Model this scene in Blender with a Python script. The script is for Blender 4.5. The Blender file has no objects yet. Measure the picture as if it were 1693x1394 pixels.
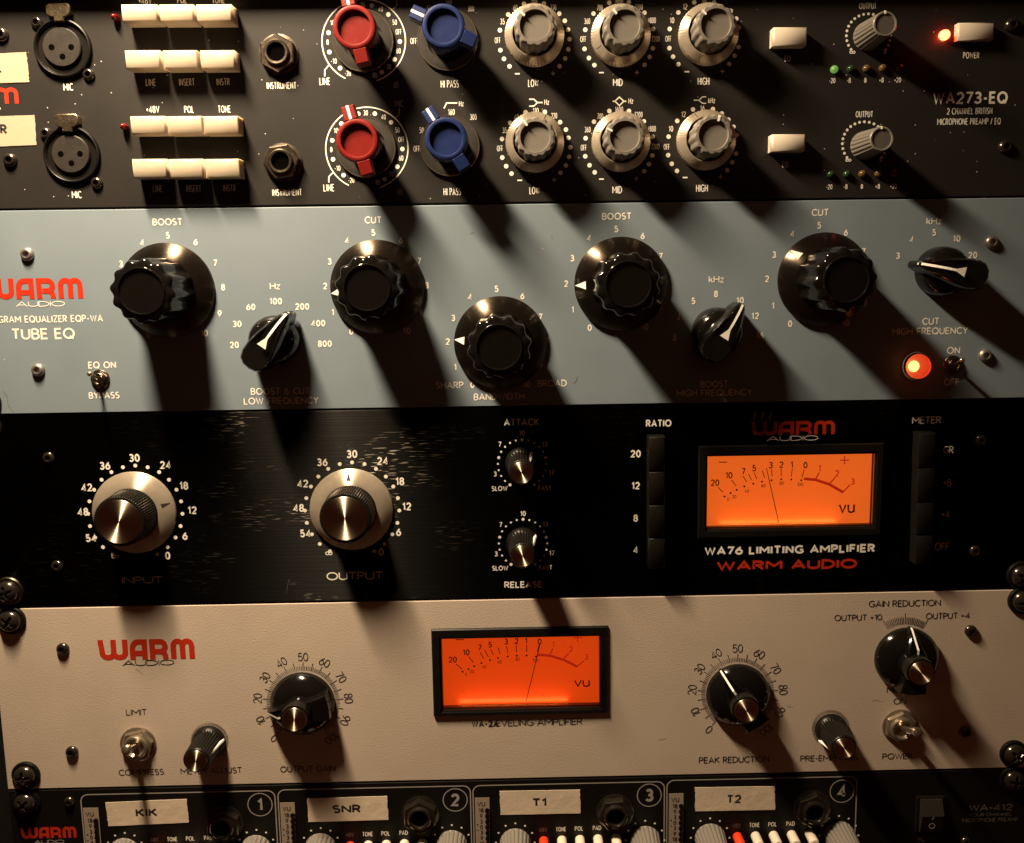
import bpy, math, random
from mathutils import Vector, Matrix, Euler

# ------------------------------------------------------------------ scene, camera, light
scene = bpy.context.scene
COL = scene.collection
R = math.radians
MM = 0.001
IMG_W, IMG_H = 1693.0, 1394.0
CAM_LOC = Vector((1.69, -359.76, 234.42)) * MM
CAM_ROT = Euler((math.pi/2 - 0.12405, 0.01381, -0.01452), 'XYZ')
F_PX, PP_X, PP_Y = 1351.94, 31.48, -68.06

cam_d = bpy.data.cameras.new("camera")
cam_d.sensor_fit = 'HORIZONTAL'; cam_d.sensor_width = 36.0
cam_d.lens = F_PX / IMG_W * 36.0
cam_d.shift_x = -PP_X / IMG_W
cam_d.shift_y = PP_Y / IMG_W
cam_d.clip_start = 0.005; cam_d.clip_end = 50
cam = bpy.data.objects.new("camera", cam_d); COL.objects.link(cam)
cam.location = CAM_LOC; cam.rotation_euler = CAM_ROT
scene.camera = cam

world = bpy.data.worlds.new("World"); scene.world = world
world.use_nodes = True
bg = world.node_tree.nodes["Background"]
# red ambient tinting the shadows, with an added warm patch for metal to reflect
_nt = world.node_tree
_tc = _nt.nodes.new('ShaderNodeTexCoord'); _dp = _nt.nodes.new('ShaderNodeVectorMath'); _dp.operation = 'DOT_PRODUCT'
_dp.inputs[1].default_value = (0.0, -0.90, 0.43)
_nt.links.new(_tc.outputs['Generated'], _dp.inputs[0])
_mr = _nt.nodes.new('ShaderNodeMapRange'); _mr.inputs['From Min'].default_value = 0.87; _mr.inputs['From Max'].default_value = 0.995
_nt.links.new(_dp.outputs['Value'], _mr.inputs['Value'])
_mx = _nt.nodes.new('ShaderNodeMix'); _mx.data_type = 'RGBA'
_mx.inputs[6].default_value = (0.021, 0.0050, 0.0020, 1); _mx.inputs[7].default_value = (0.075, 0.033, 0.013, 1)
_nt.links.new(_mr.outputs['Result'], _mx.inputs['Factor']); _nt.links.new(_mx.outputs[2], bg.inputs[0])
bg.inputs[1].default_value = 1.0

lamp_d = bpy.data.lights.new("desk_lamp_light", 'AREA')
lamp_d.shape = 'ELLIPSE'; lamp_d.size = 0.115; lamp_d.size_y = 0.026; lamp_d.energy = 3.75
lamp_d.color = (1.0, 0.775, 0.51)
lamp = bpy.data.objects.new("desk_lamp_light", lamp_d); COL.objects.link(lamp)
lamp.location = Vector((-180, -138, 540)) * MM
lamp_d.spread = R(146)
lamp.rotation_euler = Vector((90, 60, -500)).to_track_quat('-Z', 'Y').to_euler()

lamp2_d = lamp_d.copy(); lamp2_d.energy = 0.8; lamp2_d.size = 0.05          # the lamp's second, weaker bulb nearer the rack
lamp2 = bpy.data.objects.new("desk_lamp_light", lamp2_d); COL.objects.link(lamp2)
lamp2.location = Vector((-190, -106, 555)) * MM
lamp2.rotation_euler = Vector((90, 60, -500)).to_track_quat('-Z', 'Y').to_euler()

scene.view_settings.view_transform = 'Standard'
scene.view_settings.look = 'None'
scene.view_settings.gamma = 1.0
scene.view_settings.exposure = 0.0
scene.cycles.max_bounces = 8
scene.cycles.caustics_reflective = True

# ------------------------------------------------------------------ measuring: a picture point onto the panel plane (mm)
_M = CAM_ROT.to_matrix()
_C = CAM_LOC / MM
def P(px, py, d=0.0):
    v = _M @ Vector(((px - IMG_W/2 - PP_X)/F_PX, -(py - IMG_H/2 - PP_Y)/F_PX, -1.0))
    t = (-d - _C.y)/v.y
    q = _C + t*v
    return (q.x, q.z)
def px_mm(px, py, d=0.0):
    a = P(px-5, py, d); b = P(px+5, py, d)
    return (b[0]-a[0])/10.0          # mm per pixel

# ------------------------------------------------------------------ materials
def new_mat(name):
    m = bpy.data.materials.new(name); m.use_nodes = True
    nt = m.node_tree
    return m, nt, nt.nodes["Principled BSDF"]
def nd(nt, t, **kw):
    n = nt.nodes.new(t)
    for k, v in kw.items(): setattr(n, k, v)
    return n
def mat(name, col, rough=0.5, metal=0.0, spec=0.5, noise=0.12, nscale=300, bump=0.0, bscale=900, aniso=0.0, coat=0.0):
    m, nt, b = new_mat(name)
    L = nt.links
    b.inputs['Metallic'].default_value = metal
    b.inputs['Specular IOR Level'].default_value = spec
    b.inputs['Coat Weight'].default_value = coat
    tc = nd(nt, 'ShaderNodeTexCoord')
    n = nd(nt, 'ShaderNodeTexNoise'); n.inputs['Scale'].default_value = nscale; n.inputs['Detail'].default_value = 4
    L.new(tc.outputs['Object'], n.inputs['Vector'])
    mx = nd(nt, 'ShaderNodeMix', data_type='RGBA')
    L.new(n.outputs['Fac'], mx.inputs['Factor'])
    mx.inputs[6].default_value = tuple(c*(1-noise) for c in col) + (1,)
    mx.inputs[7].default_value = tuple(min(1, c*(1+noise)) for c in col) + (1,)
    L.new(mx.outputs[2], b.inputs['Base Color'])
    rr = nd(nt, 'ShaderNodeMapRange')
    rr.inputs['To Min'].default_value = max(0.02, rough*0.8); rr.inputs['To Max'].default_value = min(1, rough*1.2)
    L.new(n.outputs['Fac'], rr.inputs['Value']); L.new(rr.outputs['Result'], b.inputs['Roughness'])
    if bump:
        n2 = nd(nt, 'ShaderNodeTexNoise'); n2.inputs['Scale'].default_value = bscale; n2.inputs['Detail'].default_value = 3
        L.new(tc.outputs['Object'], n2.inputs['Vector'])
        bp = nd(nt, 'ShaderNodeBump'); bp.inputs['Strength'].default_value = bump; bp.inputs['Distance'].default_value = 0.0004
        L.new(n2.outputs['Fac'], bp.inputs['Height']); L.new(bp.outputs['Normal'], b.inputs['Normal'])
    if aniso:
        b.inputs['Anisotropic'].default_value = aniso
        tg = nd(nt, 'ShaderNodeTangent', direction_type='RADIAL', axis='Y')
        L.new(tg.outputs['Tangent'], b.inputs['Tangent']); b.inputs['Anisotropic Rotation'].default_value = 0.25
    return m
def emit(name, col, strength):
    m, nt, b = new_mat(name)
    b.inputs['Base Color'].default_value = (*[c*0.5 for c in col], 1)
    b.inputs['Emission Color'].default_value = (*col, 1)
    b.inputs['Emission Strength'].default_value = strength
    b.inputs['Roughness'].default_value = 0.4
    return m

def panel_mat(name, col, rough, bump, bscale, dust=0.0, dustcol=(.45, .40, .33), spec=0.4):
    """powder-coated sheet: mottled paint, orange peel and settled specks of dust"""
    m = mat(name, col, rough, 0, spec, 0.10, 34, bump, bscale)
    if dust:
        nt = m.node_tree; L = nt.links; b = nt.nodes["Principled BSDF"]
        old = b.inputs['Base Color'].links[0].from_socket
        tc = nd(nt, 'ShaderNodeTexCoord')
        vo = nd(nt, 'ShaderNodeTexVoronoi'); vo.inputs['Scale'].default_value = 330
        L.new(tc.outputs['Object'], vo.inputs['Vector'])
        sp = nd(nt, 'ShaderNodeMath', operation='LESS_THAN'); sp.inputs[1].default_value = 0.085
        L.new(vo.outputs['Distance'], sp.inputs[0])
        sr = nd(nt, 'ShaderNodeSeparateColor'); L.new(vo.outputs['Color'], sr.inputs[0])
        th = nd(nt, 'ShaderNodeMath', operation='LESS_THAN'); th.inputs[1].default_value = dust
        L.new(sr.outputs[0], th.inputs[0])
        mu = nd(nt, 'ShaderNodeMath', operation='MULTIPLY'); L.new(sp.outputs[0], mu.inputs[0]); L.new(th.outputs[0], mu.inputs[1])
        mx = nd(nt, 'ShaderNodeMix', data_type='RGBA'); L.new(mu.outputs[0], mx.inputs['Factor'])
        L.new(old, mx.inputs[6]); mx.inputs[7].default_value = (*dustcol, 1)
        L.new(mx.outputs[2], b.inputs['Base Color'])
    return m

def brushed_black():
    m, nt, b = new_mat("brushed_black_anodised"); L = nt.links
    b.inputs['Base Color'].default_value = (0.012, 0.009, 0.008, 1)
    b.inputs['Metallic'].default_value = 0.0
    b.inputs['Specular IOR Level'].default_value = 0.5
    tc = nd(nt, 'ShaderNodeTexCoord')
    def streak(sx, sz, detail):
        mp = nd(nt, 'ShaderNodeMapping'); mp.inputs['Scale'].default_value = (sx, 200, sz)
        L.new(tc.outputs['Object'], mp.inputs['Vector'])
        n = nd(nt, 'ShaderNodeTexNoise'); n.inputs['Scale'].default_value = 1; n.inputs['Detail'].default_value = detail
        L.new(mp.outputs['Vector'], n.inputs['Vector']); return n
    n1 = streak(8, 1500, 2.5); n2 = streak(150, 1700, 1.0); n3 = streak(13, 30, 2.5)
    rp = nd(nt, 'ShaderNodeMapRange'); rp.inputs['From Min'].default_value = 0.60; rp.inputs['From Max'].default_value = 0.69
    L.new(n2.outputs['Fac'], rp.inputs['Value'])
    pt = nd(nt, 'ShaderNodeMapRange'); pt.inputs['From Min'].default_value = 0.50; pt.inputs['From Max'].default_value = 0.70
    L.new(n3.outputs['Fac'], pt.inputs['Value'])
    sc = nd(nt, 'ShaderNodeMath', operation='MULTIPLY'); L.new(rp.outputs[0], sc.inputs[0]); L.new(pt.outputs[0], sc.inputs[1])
    # streak glints put into the colour, kept to the band of the lamp's highlight
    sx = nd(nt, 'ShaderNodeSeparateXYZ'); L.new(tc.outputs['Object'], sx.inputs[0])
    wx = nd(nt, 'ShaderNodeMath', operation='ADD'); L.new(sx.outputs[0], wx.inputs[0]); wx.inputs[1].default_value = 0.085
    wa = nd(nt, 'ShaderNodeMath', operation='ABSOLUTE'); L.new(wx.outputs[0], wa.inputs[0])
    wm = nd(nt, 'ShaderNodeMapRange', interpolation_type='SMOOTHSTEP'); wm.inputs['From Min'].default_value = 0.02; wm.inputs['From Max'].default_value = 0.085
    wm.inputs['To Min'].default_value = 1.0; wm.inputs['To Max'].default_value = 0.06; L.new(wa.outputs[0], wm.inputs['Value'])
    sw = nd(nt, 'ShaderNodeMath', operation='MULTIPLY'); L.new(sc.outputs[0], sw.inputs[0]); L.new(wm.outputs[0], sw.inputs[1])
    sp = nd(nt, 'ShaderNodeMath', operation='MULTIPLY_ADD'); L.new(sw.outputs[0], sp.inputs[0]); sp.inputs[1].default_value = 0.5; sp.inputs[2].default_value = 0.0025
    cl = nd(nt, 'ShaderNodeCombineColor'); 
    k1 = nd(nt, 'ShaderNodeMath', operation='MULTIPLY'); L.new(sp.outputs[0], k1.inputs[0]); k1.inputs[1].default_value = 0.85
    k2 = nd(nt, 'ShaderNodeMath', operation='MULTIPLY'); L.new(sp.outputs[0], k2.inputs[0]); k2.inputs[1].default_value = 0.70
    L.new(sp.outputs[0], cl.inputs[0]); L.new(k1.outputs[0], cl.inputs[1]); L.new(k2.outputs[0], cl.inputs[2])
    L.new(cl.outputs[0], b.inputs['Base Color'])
    b.inputs['Metallic'].default_value = 0.85
    b.inputs['Roughness'].default_value = 0.42; b.inputs['Anisotropic'].default_value = 1.0
    tv = nd(nt, 'ShaderNodeCombineXYZ'); tv.inputs[0].default_value = 0.0; tv.inputs[2].default_value = 1.0
    L.new(tv.outputs[0], b.inputs['Tangent'])
    bp = nd(nt, 'ShaderNodeBump'); bp.inputs['Strength'].default_value = 0.6; bp.inputs['Distance'].default_value = 0.0002
    L.new(n1.outputs['Fac'], bp.inputs['Height']); L.new(bp.outputs['Normal'], b.inputs['Normal'])
    return m

M = {}
M['dark']   = panel_mat("dark_grey_paint", (0.0175, 0.0152, 0.0138), 0.5, 0.12, 2200, 0.30, spec=0.28)
M['blue']   = panel_mat("pale_blue_grey_paint", (0.192, 0.240, 0.284), 0.45, 0.08, 2600, 0.02, (.6, .56, .5))
M['beige']  = panel_mat("beige_textured_paint", (0.58, 0.477, 0.39), 0.55, 0.27, 1400, 0.012, (.8, .7, .6))
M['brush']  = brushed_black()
M['black5'] = panel_mat("black_satin_paint", (0.0065, 0.005, 0.0045), 0.45, 0.12, 1500, 0.02, spec=0.2)
M['edge']   = mat("dark_steel", (0.02, 0.018, 0.017), 0.5)
M['bare']   = mat("bare_steel", (0.35, 0.32, 0.30), 0.4, 0.8)
M['white']  = mat("white_ink", (0.88, 0.84, 0.76), 0.6, noise=0.05, nscale=700)
M['grey_ink'] = mat("grey_ink", (0.34, 0.31, 0.28), 0.6, noise=0.05)
M['dim_ink'] = mat("dim_brown_ink", (0.11, 0.085, 0.07), 0.6, noise=0.05)
M['black_ink'] = mat("black_ink", (0.015, 0.013, 0.012), 0.6, noise=0.05)
M['red_ink'] = mat("red_ink", (0.50, 0.026, 0.006), 0.5, noise=0.06)
M['cream']  = mat("cream_plastic", (0.43, 0.36, 0.275), 0.4, noise=0.03, nscale=120)
_b = M['cream'].node_tree.nodes["Principled BSDF"]
_b.inputs['Subsurface Weight'].default_value = 0.65; _b.inputs['Subsurface Radius'].default_value = (1.0, 0.75, 0.5); _b.inputs['Subsurface Scale'].default_value = 0.0045
M['red']    = mat("red_plastic", (0.165, 0.0035, 0.001), 0.5, spec=0.25, noise=0.08, bump=0.1)
M['blue_k'] = mat("blue_plastic", (0.0045, 0.015, 0.085), 0.5, spec=0.25, noise=0.08, bump=0.1)
M['grey']   = mat("grey_plastic", (0.19, 0.172, 0.15), 0.38, noise=0.06)
M['grey_d'] = mat("dark_grey_plastic", (0.10, 0.088, 0.078), 0.4, noise=0.08)
M['black']  = mat("black_glossy_plastic", (0.005, 0.0045, 0.004), 0.13, noise=0.1, spec=0.5)
M['skirt']  = mat("black_spun_metal", (0.085, 0.068, 0.052), 0.30, 0.95, noise=0.2, nscale=900, aniso=0.9)
M['satin']  = mat("black_satin_plastic", (0.007, 0.006, 0.005), 0.36, noise=0.1, spec=0.22)
M['spun']   = mat("spun_aluminium", (0.82, 0.70, 0.55), 0.47, 1.0, noise=0.10, nscale=1500, aniso=1.0)
M['alu']    = mat("turned_aluminium", (0.78, 0.67, 0.53), 0.42, 0.72, noise=0.14, nscale=350, aniso=0.95)
M['chrome'] = mat("chrome", (0.72, 0.63, 0.50), 0.2, 0.96, noise=0.05)
M['turned'] = mat("dull_plated_steel", (0.46, 0.39, 0.30), 0.3, 0.85, noise=0.15, bump=0.1)
M['gold']   = mat("worn_nickel", (0.50, 0.40, 0.27), 0.3, 1.0, noise=0.15, bump=0.3)
M['blackmetal'] = mat("black_oxide_steel", (0.13, 0.11, 0.09), 0.2, 0.9, noise=0.15)
M['nut']    = mat("dark_nickel", (0.20, 0.165, 0.13), 0.32, 1.0, noise=0.2, bump=0.15)
M['insert'] = mat("dark_brown_plastic", (0.022, 0.018, 0.015), 0.45, noise=0.15, bump=0.1)
M['hole']   = mat("deep_black", (0.002, 0.0016, 0.0014), 0.95, spec=0.0)
M['disc']   = mat("smoky_clear_disc", (0.045, 0.042, 0.038), 0.14, noise=0.3, nscale=250)
M['tape_old'] = mat("darkened_label_tape", (0.40, 0.33, 0.235), 0.55, noise=0.1, nscale=60, bump=0.15, bscale=250)  # label tape darkened in colour to offset the strong light near the lamp
M['tape']   = mat("cream_label_tape", (0.74, 0.61, 0.47), 0.5, noise=0.10, nscale=90, bump=0.6, bscale=160)  # same tape lightened in colour where less lamp light reaches
M['vu1']    = emit("amber_backlit_dial", (1.0, 0.165, 0.018), 0.66)
M['vu2']    = emit("orange_backlit_dial", (1.0, 0.085, 0.006), 0.55)
M['vu_red'] = emit("red_backlit_dial_ink", (0.36, 0.014, 0.004), 0.9)
M['led_red_on'] = emit("red_led_lit", (1.0, 0.05, 0.015), 30)
M['led_green_on'] = emit("green_led_lit", (0.17, 0.38, 0.07), 0.6)
M['led_green'] = mat("green_led_off", (0.02, 0.045, 0.02), 0.12, noise=0.05)
M['led_amber'] = mat("amber_led_off", (0.11, 0.068, 0.024), 0.12, noise=0.05)
M['led_red'] = mat("red_led_off", (0.13, 0.004, 0.003), 0.12, noise=0.05)
M['bulb']   = emit("jewel_bulb", (1.0, 0.66, 0.27), 9.0)
M['white_btn'] = mat("lightened_cream_plastic", (0.74, 0.65, 0.53), 0.4, noise=0.03, nscale=120)  # cream button plastic, colour lightened to make up for weak light
M['red_btn'] = mat("orange_red_button", (0.75, 0.05, 0.012), 0.35, noise=0.04)
M['strip']  = mat("grey_legend_plate", (0.34, 0.27, 0.21), 0.5, noise=0.06)
M['lining'] = mat("dull_grey_lining", (0.20, 0.17, 0.14), 0.5, noise=0.2)

def glass_mat():
    m, nt, b = new_mat("window_glass"); L = nt.links
    nt.nodes.remove(b)
    out = nt.nodes['Material Output']
    tr = nd(nt, 'ShaderNodeBsdfTransparent'); gl = nd(nt, 'ShaderNodeBsdfGlossy'); gl.inputs['Roughness'].default_value = 0.04
    fr = nd(nt, 'ShaderNodeFresnel'); fr.inputs['IOR'].default_value = 1.45
    mx = nd(nt, 'ShaderNodeMixShader'); L.new(fr.outputs[0], mx.inputs[0]); L.new(tr.outputs[0], mx.inputs[1]); L.new(gl.outputs[0], mx.inputs[2])
    L.new(mx.outputs[0], out.inputs['Surface']); return m
M['glass'] = glass_mat()
def jewel_mat():
    m, nt, b = new_mat("red_jewel_lens"); L = nt.links
    out = nt.nodes['Material Output']
    b.inputs['Base Color'].default_value = (0.5, 0.02, 0.005, 1); b.inputs['Roughness'].default_value = 0.15
    b.inputs['Emission Color'].default_value = (1.0, 0.055, 0.012, 1); b.inputs['Emission Strength'].default_value = 1.0
    tr = nd(nt, 'ShaderNodeBsdfTransparent'); tr.inputs[0].default_value = (1.0, 0.62, 0.35, 1)
    mx = nd(nt, 'ShaderNodeMixShader'); mx.inputs[0].default_value = 0.60
    L.new(tr.outputs[0], mx.inputs[1]); L.new(b.outputs[0], mx.inputs[2]); L.new(mx.outputs[0], out.inputs['Surface']); return m
M['jewel'] = jewel_mat()

# ------------------------------------------------------------------ mesh collector. local coordinates in mm: x right, z up, h out of the panel
class MB:
    def __init__(s): s.v = []; s.f = []; s.k = 0
    def V(s, x, z, h): s.v.append((x*MM, -h*MM, z*MM)); return len(s.v)-1
    def lathe(s, prof, n=48, fun=None, cx=0, cz=0, close=True, a0=0.0):
        """prof: [(r,h)...]; fun(theta, r, h)->(r,h)"""
        rings = []
        for r, h in prof:
            if r <= 1e-6: rings.append([s.V(cx, cz, h)]); continue
            ring = []
            for i in range(n):
                t = a0 + 2*math.pi*i/n
                rr, hh = fun(t, r, h) if fun else (r, h)
                ring.append(s.V(cx + rr*math.sin(t), cz + rr*math.cos(t), hh))
            rings.append(ring)
        for a, b in zip(rings, rings[1:]):
            if len(a) == 1 and len(b) == 1: continue
            for i in range(n):
                j = (i+1) % n
                if len(a) == 1: s.f.append((a[0], b[j], b[i]))
                elif len(b) == 1: s.f.append((a[i], a[j], b[0]))
                else: s.f.append((a[i], a[j], b[j], b[i]))
        return s
    def disc(s, cx, cz, r, h, n=14):
        s.f.append(tuple(s.V(cx + r*math.cos(2*math.pi*i/n), cz + r*math.sin(2*math.pi*i/n), h) for i in range(n)))
        return s
    def prism(s, pts, h0, h1, bev=0.0, hf=None):
        """pts counter-clockwise (x,z); chamfer bev; hf(x,z)->top height"""
        n = len(pts)
        top = lambda x, z: hf(x, z) if hf else h1
        A = [s.V(x, z, h0) for x, z in pts]
        if bev:
            ins = inset(pts, bev)
            B = [s.V(x, z, top(x, z)-bev) for x, z in pts]
            C = [s.V(x, z, top(x, z)) for x, z in ins]
            loops = [A, B, C]
        else:
            B = [s.V(x, z, top(x, z)) for x, z in pts]; loops = [A, B]
        for a, b in zip(loops, loops[1:]):
            for i in range(n):
                j = (i+1) % n; s.f.append((a[i], a[j], b[j], b[i]))
        s.f.append(tuple(loops[-1]))
        return s
    def box(s, x0, x1, z0, z1, h0, h1, bev=0.0):
        return s.prism([(x0, z0), (x1, z0), (x1, z1), (x0, z1)], h0, h1, bev)
    def ribbon(s, pts, w, h, closed=False):
        """flat painted line of width w"""
        s.k = (s.k + 1) % 6; h = h + 0.006*s.k
        n = len(pts)
        if n < 2: return s
        Lf, Rt = [], []
        for i in range(n):
            if closed: a, b, c = pts[i-1], pts[i], pts[(i+1) % n]
            else: a, b, c = pts[max(0, i-1)], pts[i], pts[min(n-1, i+1)]
            d1 = Vector((b[0]-a[0], b[1]-a[1])); d2 = Vector((c[0]-b[0], c[1]-b[1]))
            if d1.length < 1e-9: d1 = d2
            if d2.length < 1e-9: d2 = d1
            d1 = d1.normalized(); d2 = d2.normalized()
            n1 = Vector((-d1.y, d1.x)); n2 = Vector((-d2.y, d2.x))
            m = n1 + n2
            if m.length < 0.3: m = n1
            m.normalize()
            k = min(1.6, 1/max(0.2, m.dot(n1)))
            Lf.append(s.V(b[0]+m.x*w/2*k, b[1]+m.y*w/2*k, h)); Rt.append(s.V(b[0]-m.x*w/2*k, b[1]-m.y*w/2*k, h))
        for i in range(n if closed else n-1):
            j = (i+1) % n
            s.f.append((Lf[i], Rt[i], Rt[j], Lf[j]))
        return s
    def tube(s, pts, rad, n=14):
        """pts [(x,z,h)], rad per point, rounded ends"""
        P3 = [Vector((x, z, h)) for x, z, h in pts]
        rings = []
        for i, p in enumerate(P3):
            d = (P3[min(i+1, len(P3)-1)] - P3[max(0, i-1)]).normalized()
            u = d.cross(Vector((0, 1, 0.01))).normalized(); w = d.cross(u)
            rings.append([s.V(*(p + rad[i]*(math.cos(2*math.pi*k/n)*u + math.sin(2*math.pi*k/n)*w))) for k in range(n)])
        for a, b in zip(rings, rings[1:]):
            for i in range(n):
                j = (i+1) % n; s.f.append((a[i], a[j], b[j], b[i]))
        s.f.append(tuple(rings[-1])); s.f.append(tuple(reversed(rings[0])))
        return s
    def mesh(s, name, smooth=38):
        me = bpy.data.meshes.new(name); me.from_pydata(s.v, [], s.f)
        import bmesh
        bm = bmesh.new(); bm.from_mesh(me); bmesh.ops.recalc_face_normals(bm, faces=bm.faces)
        bm.to_mesh(me); bm.free()
        if smooth:
            for p in me.polygons: p.use_smooth = True
            me.set_sharp_from_angle(angle=R(smooth))
        return me
def inset(pts, b):
    n = len(pts); out = []
    for i in range(n):
        a, p, c = Vector(pts[i-1]), Vector(pts[i]), Vector(pts[(i+1) % n])
        d1 = (p-a).normalized(); d2 = (c-p).normalized()
        n1 = Vector((-d1.y, d1.x)); n2 = Vector((-d2.y, d2.x)); m = (n1+n2)
        if m.length < 0.2: m = n1
        m.normalize(); k = min(2.0, 1/max(.3, m.dot(n1)))
        q = p + m*b*k; out.append((q.x, q.y))
    return out
def arc(cx, cz, rx, rz, a0, a1, n=12):
    return [(cx + rx*math.cos(R(a0+(a1-a0)*i/n)), cz + rz*math.sin(R(a0+(a1-a0)*i/n))) for i in range(n+1)]

# ------------------------------------------------------------------ stroke lettering
def ell(cx, cz, rx, rz, n=22): return ('c', [(cx + rx*math.sin(2*math.pi*i/n), cz + rz*math.cos(2*math.pi*i/n)) for i in range(n)])
GL = {
 '0': (.60, [ell(.30, .5, .30, .5)]),
 '1': (.27, [[(0, .76), (.25, 1), (.25, 0)]]),
 '2': (.58, [arc(.29, .71, .28, .29, 165, -38) + [(0, 0), (.58, 0)]]),
 '3': (.56, [arc(.27, .755, .25, .245, 150, -90, 10) + [(.18, .51)], [(.18, .51)] + arc(.27, .26, .29, .26, 88, -155, 12)]),
 '4': (.62, [[(.46, 0), (.46, .98), (0, .26), (.62, .26)]]),
 '5': (.56, [[(.50, 1), (.09, 1), (.03, .50)] + arc(.27, .315, .29, .315, 128, -152, 12)]),
 '6': (.58, [ell(.29, .31, .29, .31), [(.47, 1), (.20, .72), (.035, .42)]]),
 '7': (.55, [[(0, 1), (.55, 1), (.17, 0)]]),
 '8': (.56, [ell(.28, .765, .235, .235), ell(.28, .265, .28, .265)]),
 '9': (.58, [ell(.29, .69, .29, .31), [(.11, 0), (.38, .28), (.545, .58)]]),
 'A': (.72, [[(0, 0), (.36, 1), (.72, 0)], [(.13, .32), (.59, .32)]]),
 'B': (.54, [[(0, 0), (0, 1)], [(0, 1)] + arc(.26, .76, .24, .24, 90, -90, 10) + [(0, .52)], [(0, .52)] + arc(.27, .26, .27, .26, 90, -90, 10) + [(0, 0)]]),
 'C': (.68, [arc(.42, .5, .42, .5, 48, 312, 20)]),
 'D': (.66, [('c', [(0, 0), (0, 1)] + arc(.2, .5, .46, .5, 90, -90, 14))]),
 'E': (.48, [[(.48, 1), (0, 1), (0, 0), (.48, 0)], [(0, .52), (.43, .52)]]),
 'F': (.46, [[(.46, 1), (0, 1), (0, 0)], [(0, .50), (.41, .50)]]),
 'G': (.74, [arc(.42, .5, .42, .5, 48, 335, 20), [(.44, .44), (.78, .44)]]),
 'H': (.64, [[(0, 0), (0, 1)], [(.64, 0), (.64, 1)], [(0, .52), (.64, .52)]]),
 'I': (.02, [[(.01, 0), (.01, 1)]]),
 'J': (.34, [[(.34, 1), (.34, .25)] + arc(.15, .22, .19, .22, 0, -150, 8)]),
 'K': (.58, [[(0, 0), (0, 1)], [(.54, 1), (.03, .44)], [(.17, .60), (.58, 0)]]),
 'L': (.44, [[(0, 1), (0, 0), (.44, 0)]]),
 'M': (.84, [[(0, 0), (0, 1)], [(.84, 0), (.84, 1)], ('w', .7, [(0, .97), (.42, .36), (.84, .97)])]),
 'N': (.64, [[(0, 0), (0, 1)], [(.64, 0), (.64, 1)], ('w', .7, [(0, .97), (.64, .03)])]),
 'O': (.84, [ell(.42, .5, .42, .5)]),
 'P': (.52, [[(0, 0), (0, 1)] + arc(.25, .74, .27, .26, 90, -90, 12) + [(0, .48)]]),
 'Q': (.84, [ell(.42, .5, .42, .5), [(.48, .24), (.78, -.06)]]),
 'R': (.55, [[(0, 0), (0, 1)] + arc(.25, .75, .26, .25, 90, -90, 12) + [(0, .50)], [(.22, .50), (.55, 0)]]),
 'S': (.50, [arc(.25, .755, .23, .245, 40, 262, 12) + arc(.25, .265, .25, .265, 82, -140, 12)]),
 'T': (.58, [[(0, 1), (.58, 1)], [(.29, 1), (.29, 0)]]),
 'U': (.62, [[(0, 1), (0, .31)] + arc(.31, .31, .31, .31, 180, 360, 12) + [(.62, 1)]]),
 'V': (.68, [[(0, 1), (.34, 0), (.68, 1)]]),
 'W': (.96, [[(0, 1), (.25, 0), (.48, .92), (.71, 0), (.96, 1)]]),
 'X': (.60, [[(0, 0), (.6, 1)], [(0, 1), (.6, 0)]]),
 'Y': (.62, [[(0, 1), (.31, .48), (.62, 1)], [(.31, .48), (.31, 0)]]),
 'Z': (.56, [[(0, 1), (.56, 1), (0, 0), (.56, 0)]]),
 'k': (.44, [[(0, 0), (0, 1)], [(.40, .68), (.03, .30)], [(.14, .42), (.44, 0)]]),
 'z': (.42, [[(0, .68), (.42, .68), (0, 0), (.42, 0)]]),
 'd': (.48, [ell(.24, .33, .24, .33), [(.48, 1), (.48, 0)]]),
 'v': (.50, [[(0, .68), (.25, 0), (.50, .68)]]),
 'u': (.46, [[(0, .68), (0, .2)] + arc(.23, .22, .23, .22, 180, 360, 8) + [(.46, .68)], [(.46, .68), (.46, 0)]]),
 '+': (.44, [[(0, .45), (.44, .45)], [(.22, .23), (.22, .67)]]),
 '-': (.30, [[(0, .42), (.30, .42)]]),
 '/': (.36, [[(0, -.05), (.36, 1.05)]]),
 '.': (.04, [[(0, .0), (.05, .0)]]),
 '&': (.66, [[(.66, .0), (.16, .66)] + arc(.29, .80, .17, .2, 200, -20, 10) + [(.10, .42)] + arc(.25, .24, .25, .24, 150, 330, 10) + [(.62, .46)]]),
 '~': (1.1, [ell(.27, .5, .27, .34, 16), ell(.83, .5, .27, .34, 16)]),     # infinity
 ' ': (.22, []),
}
GL['W2'] = GL['W']
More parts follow.
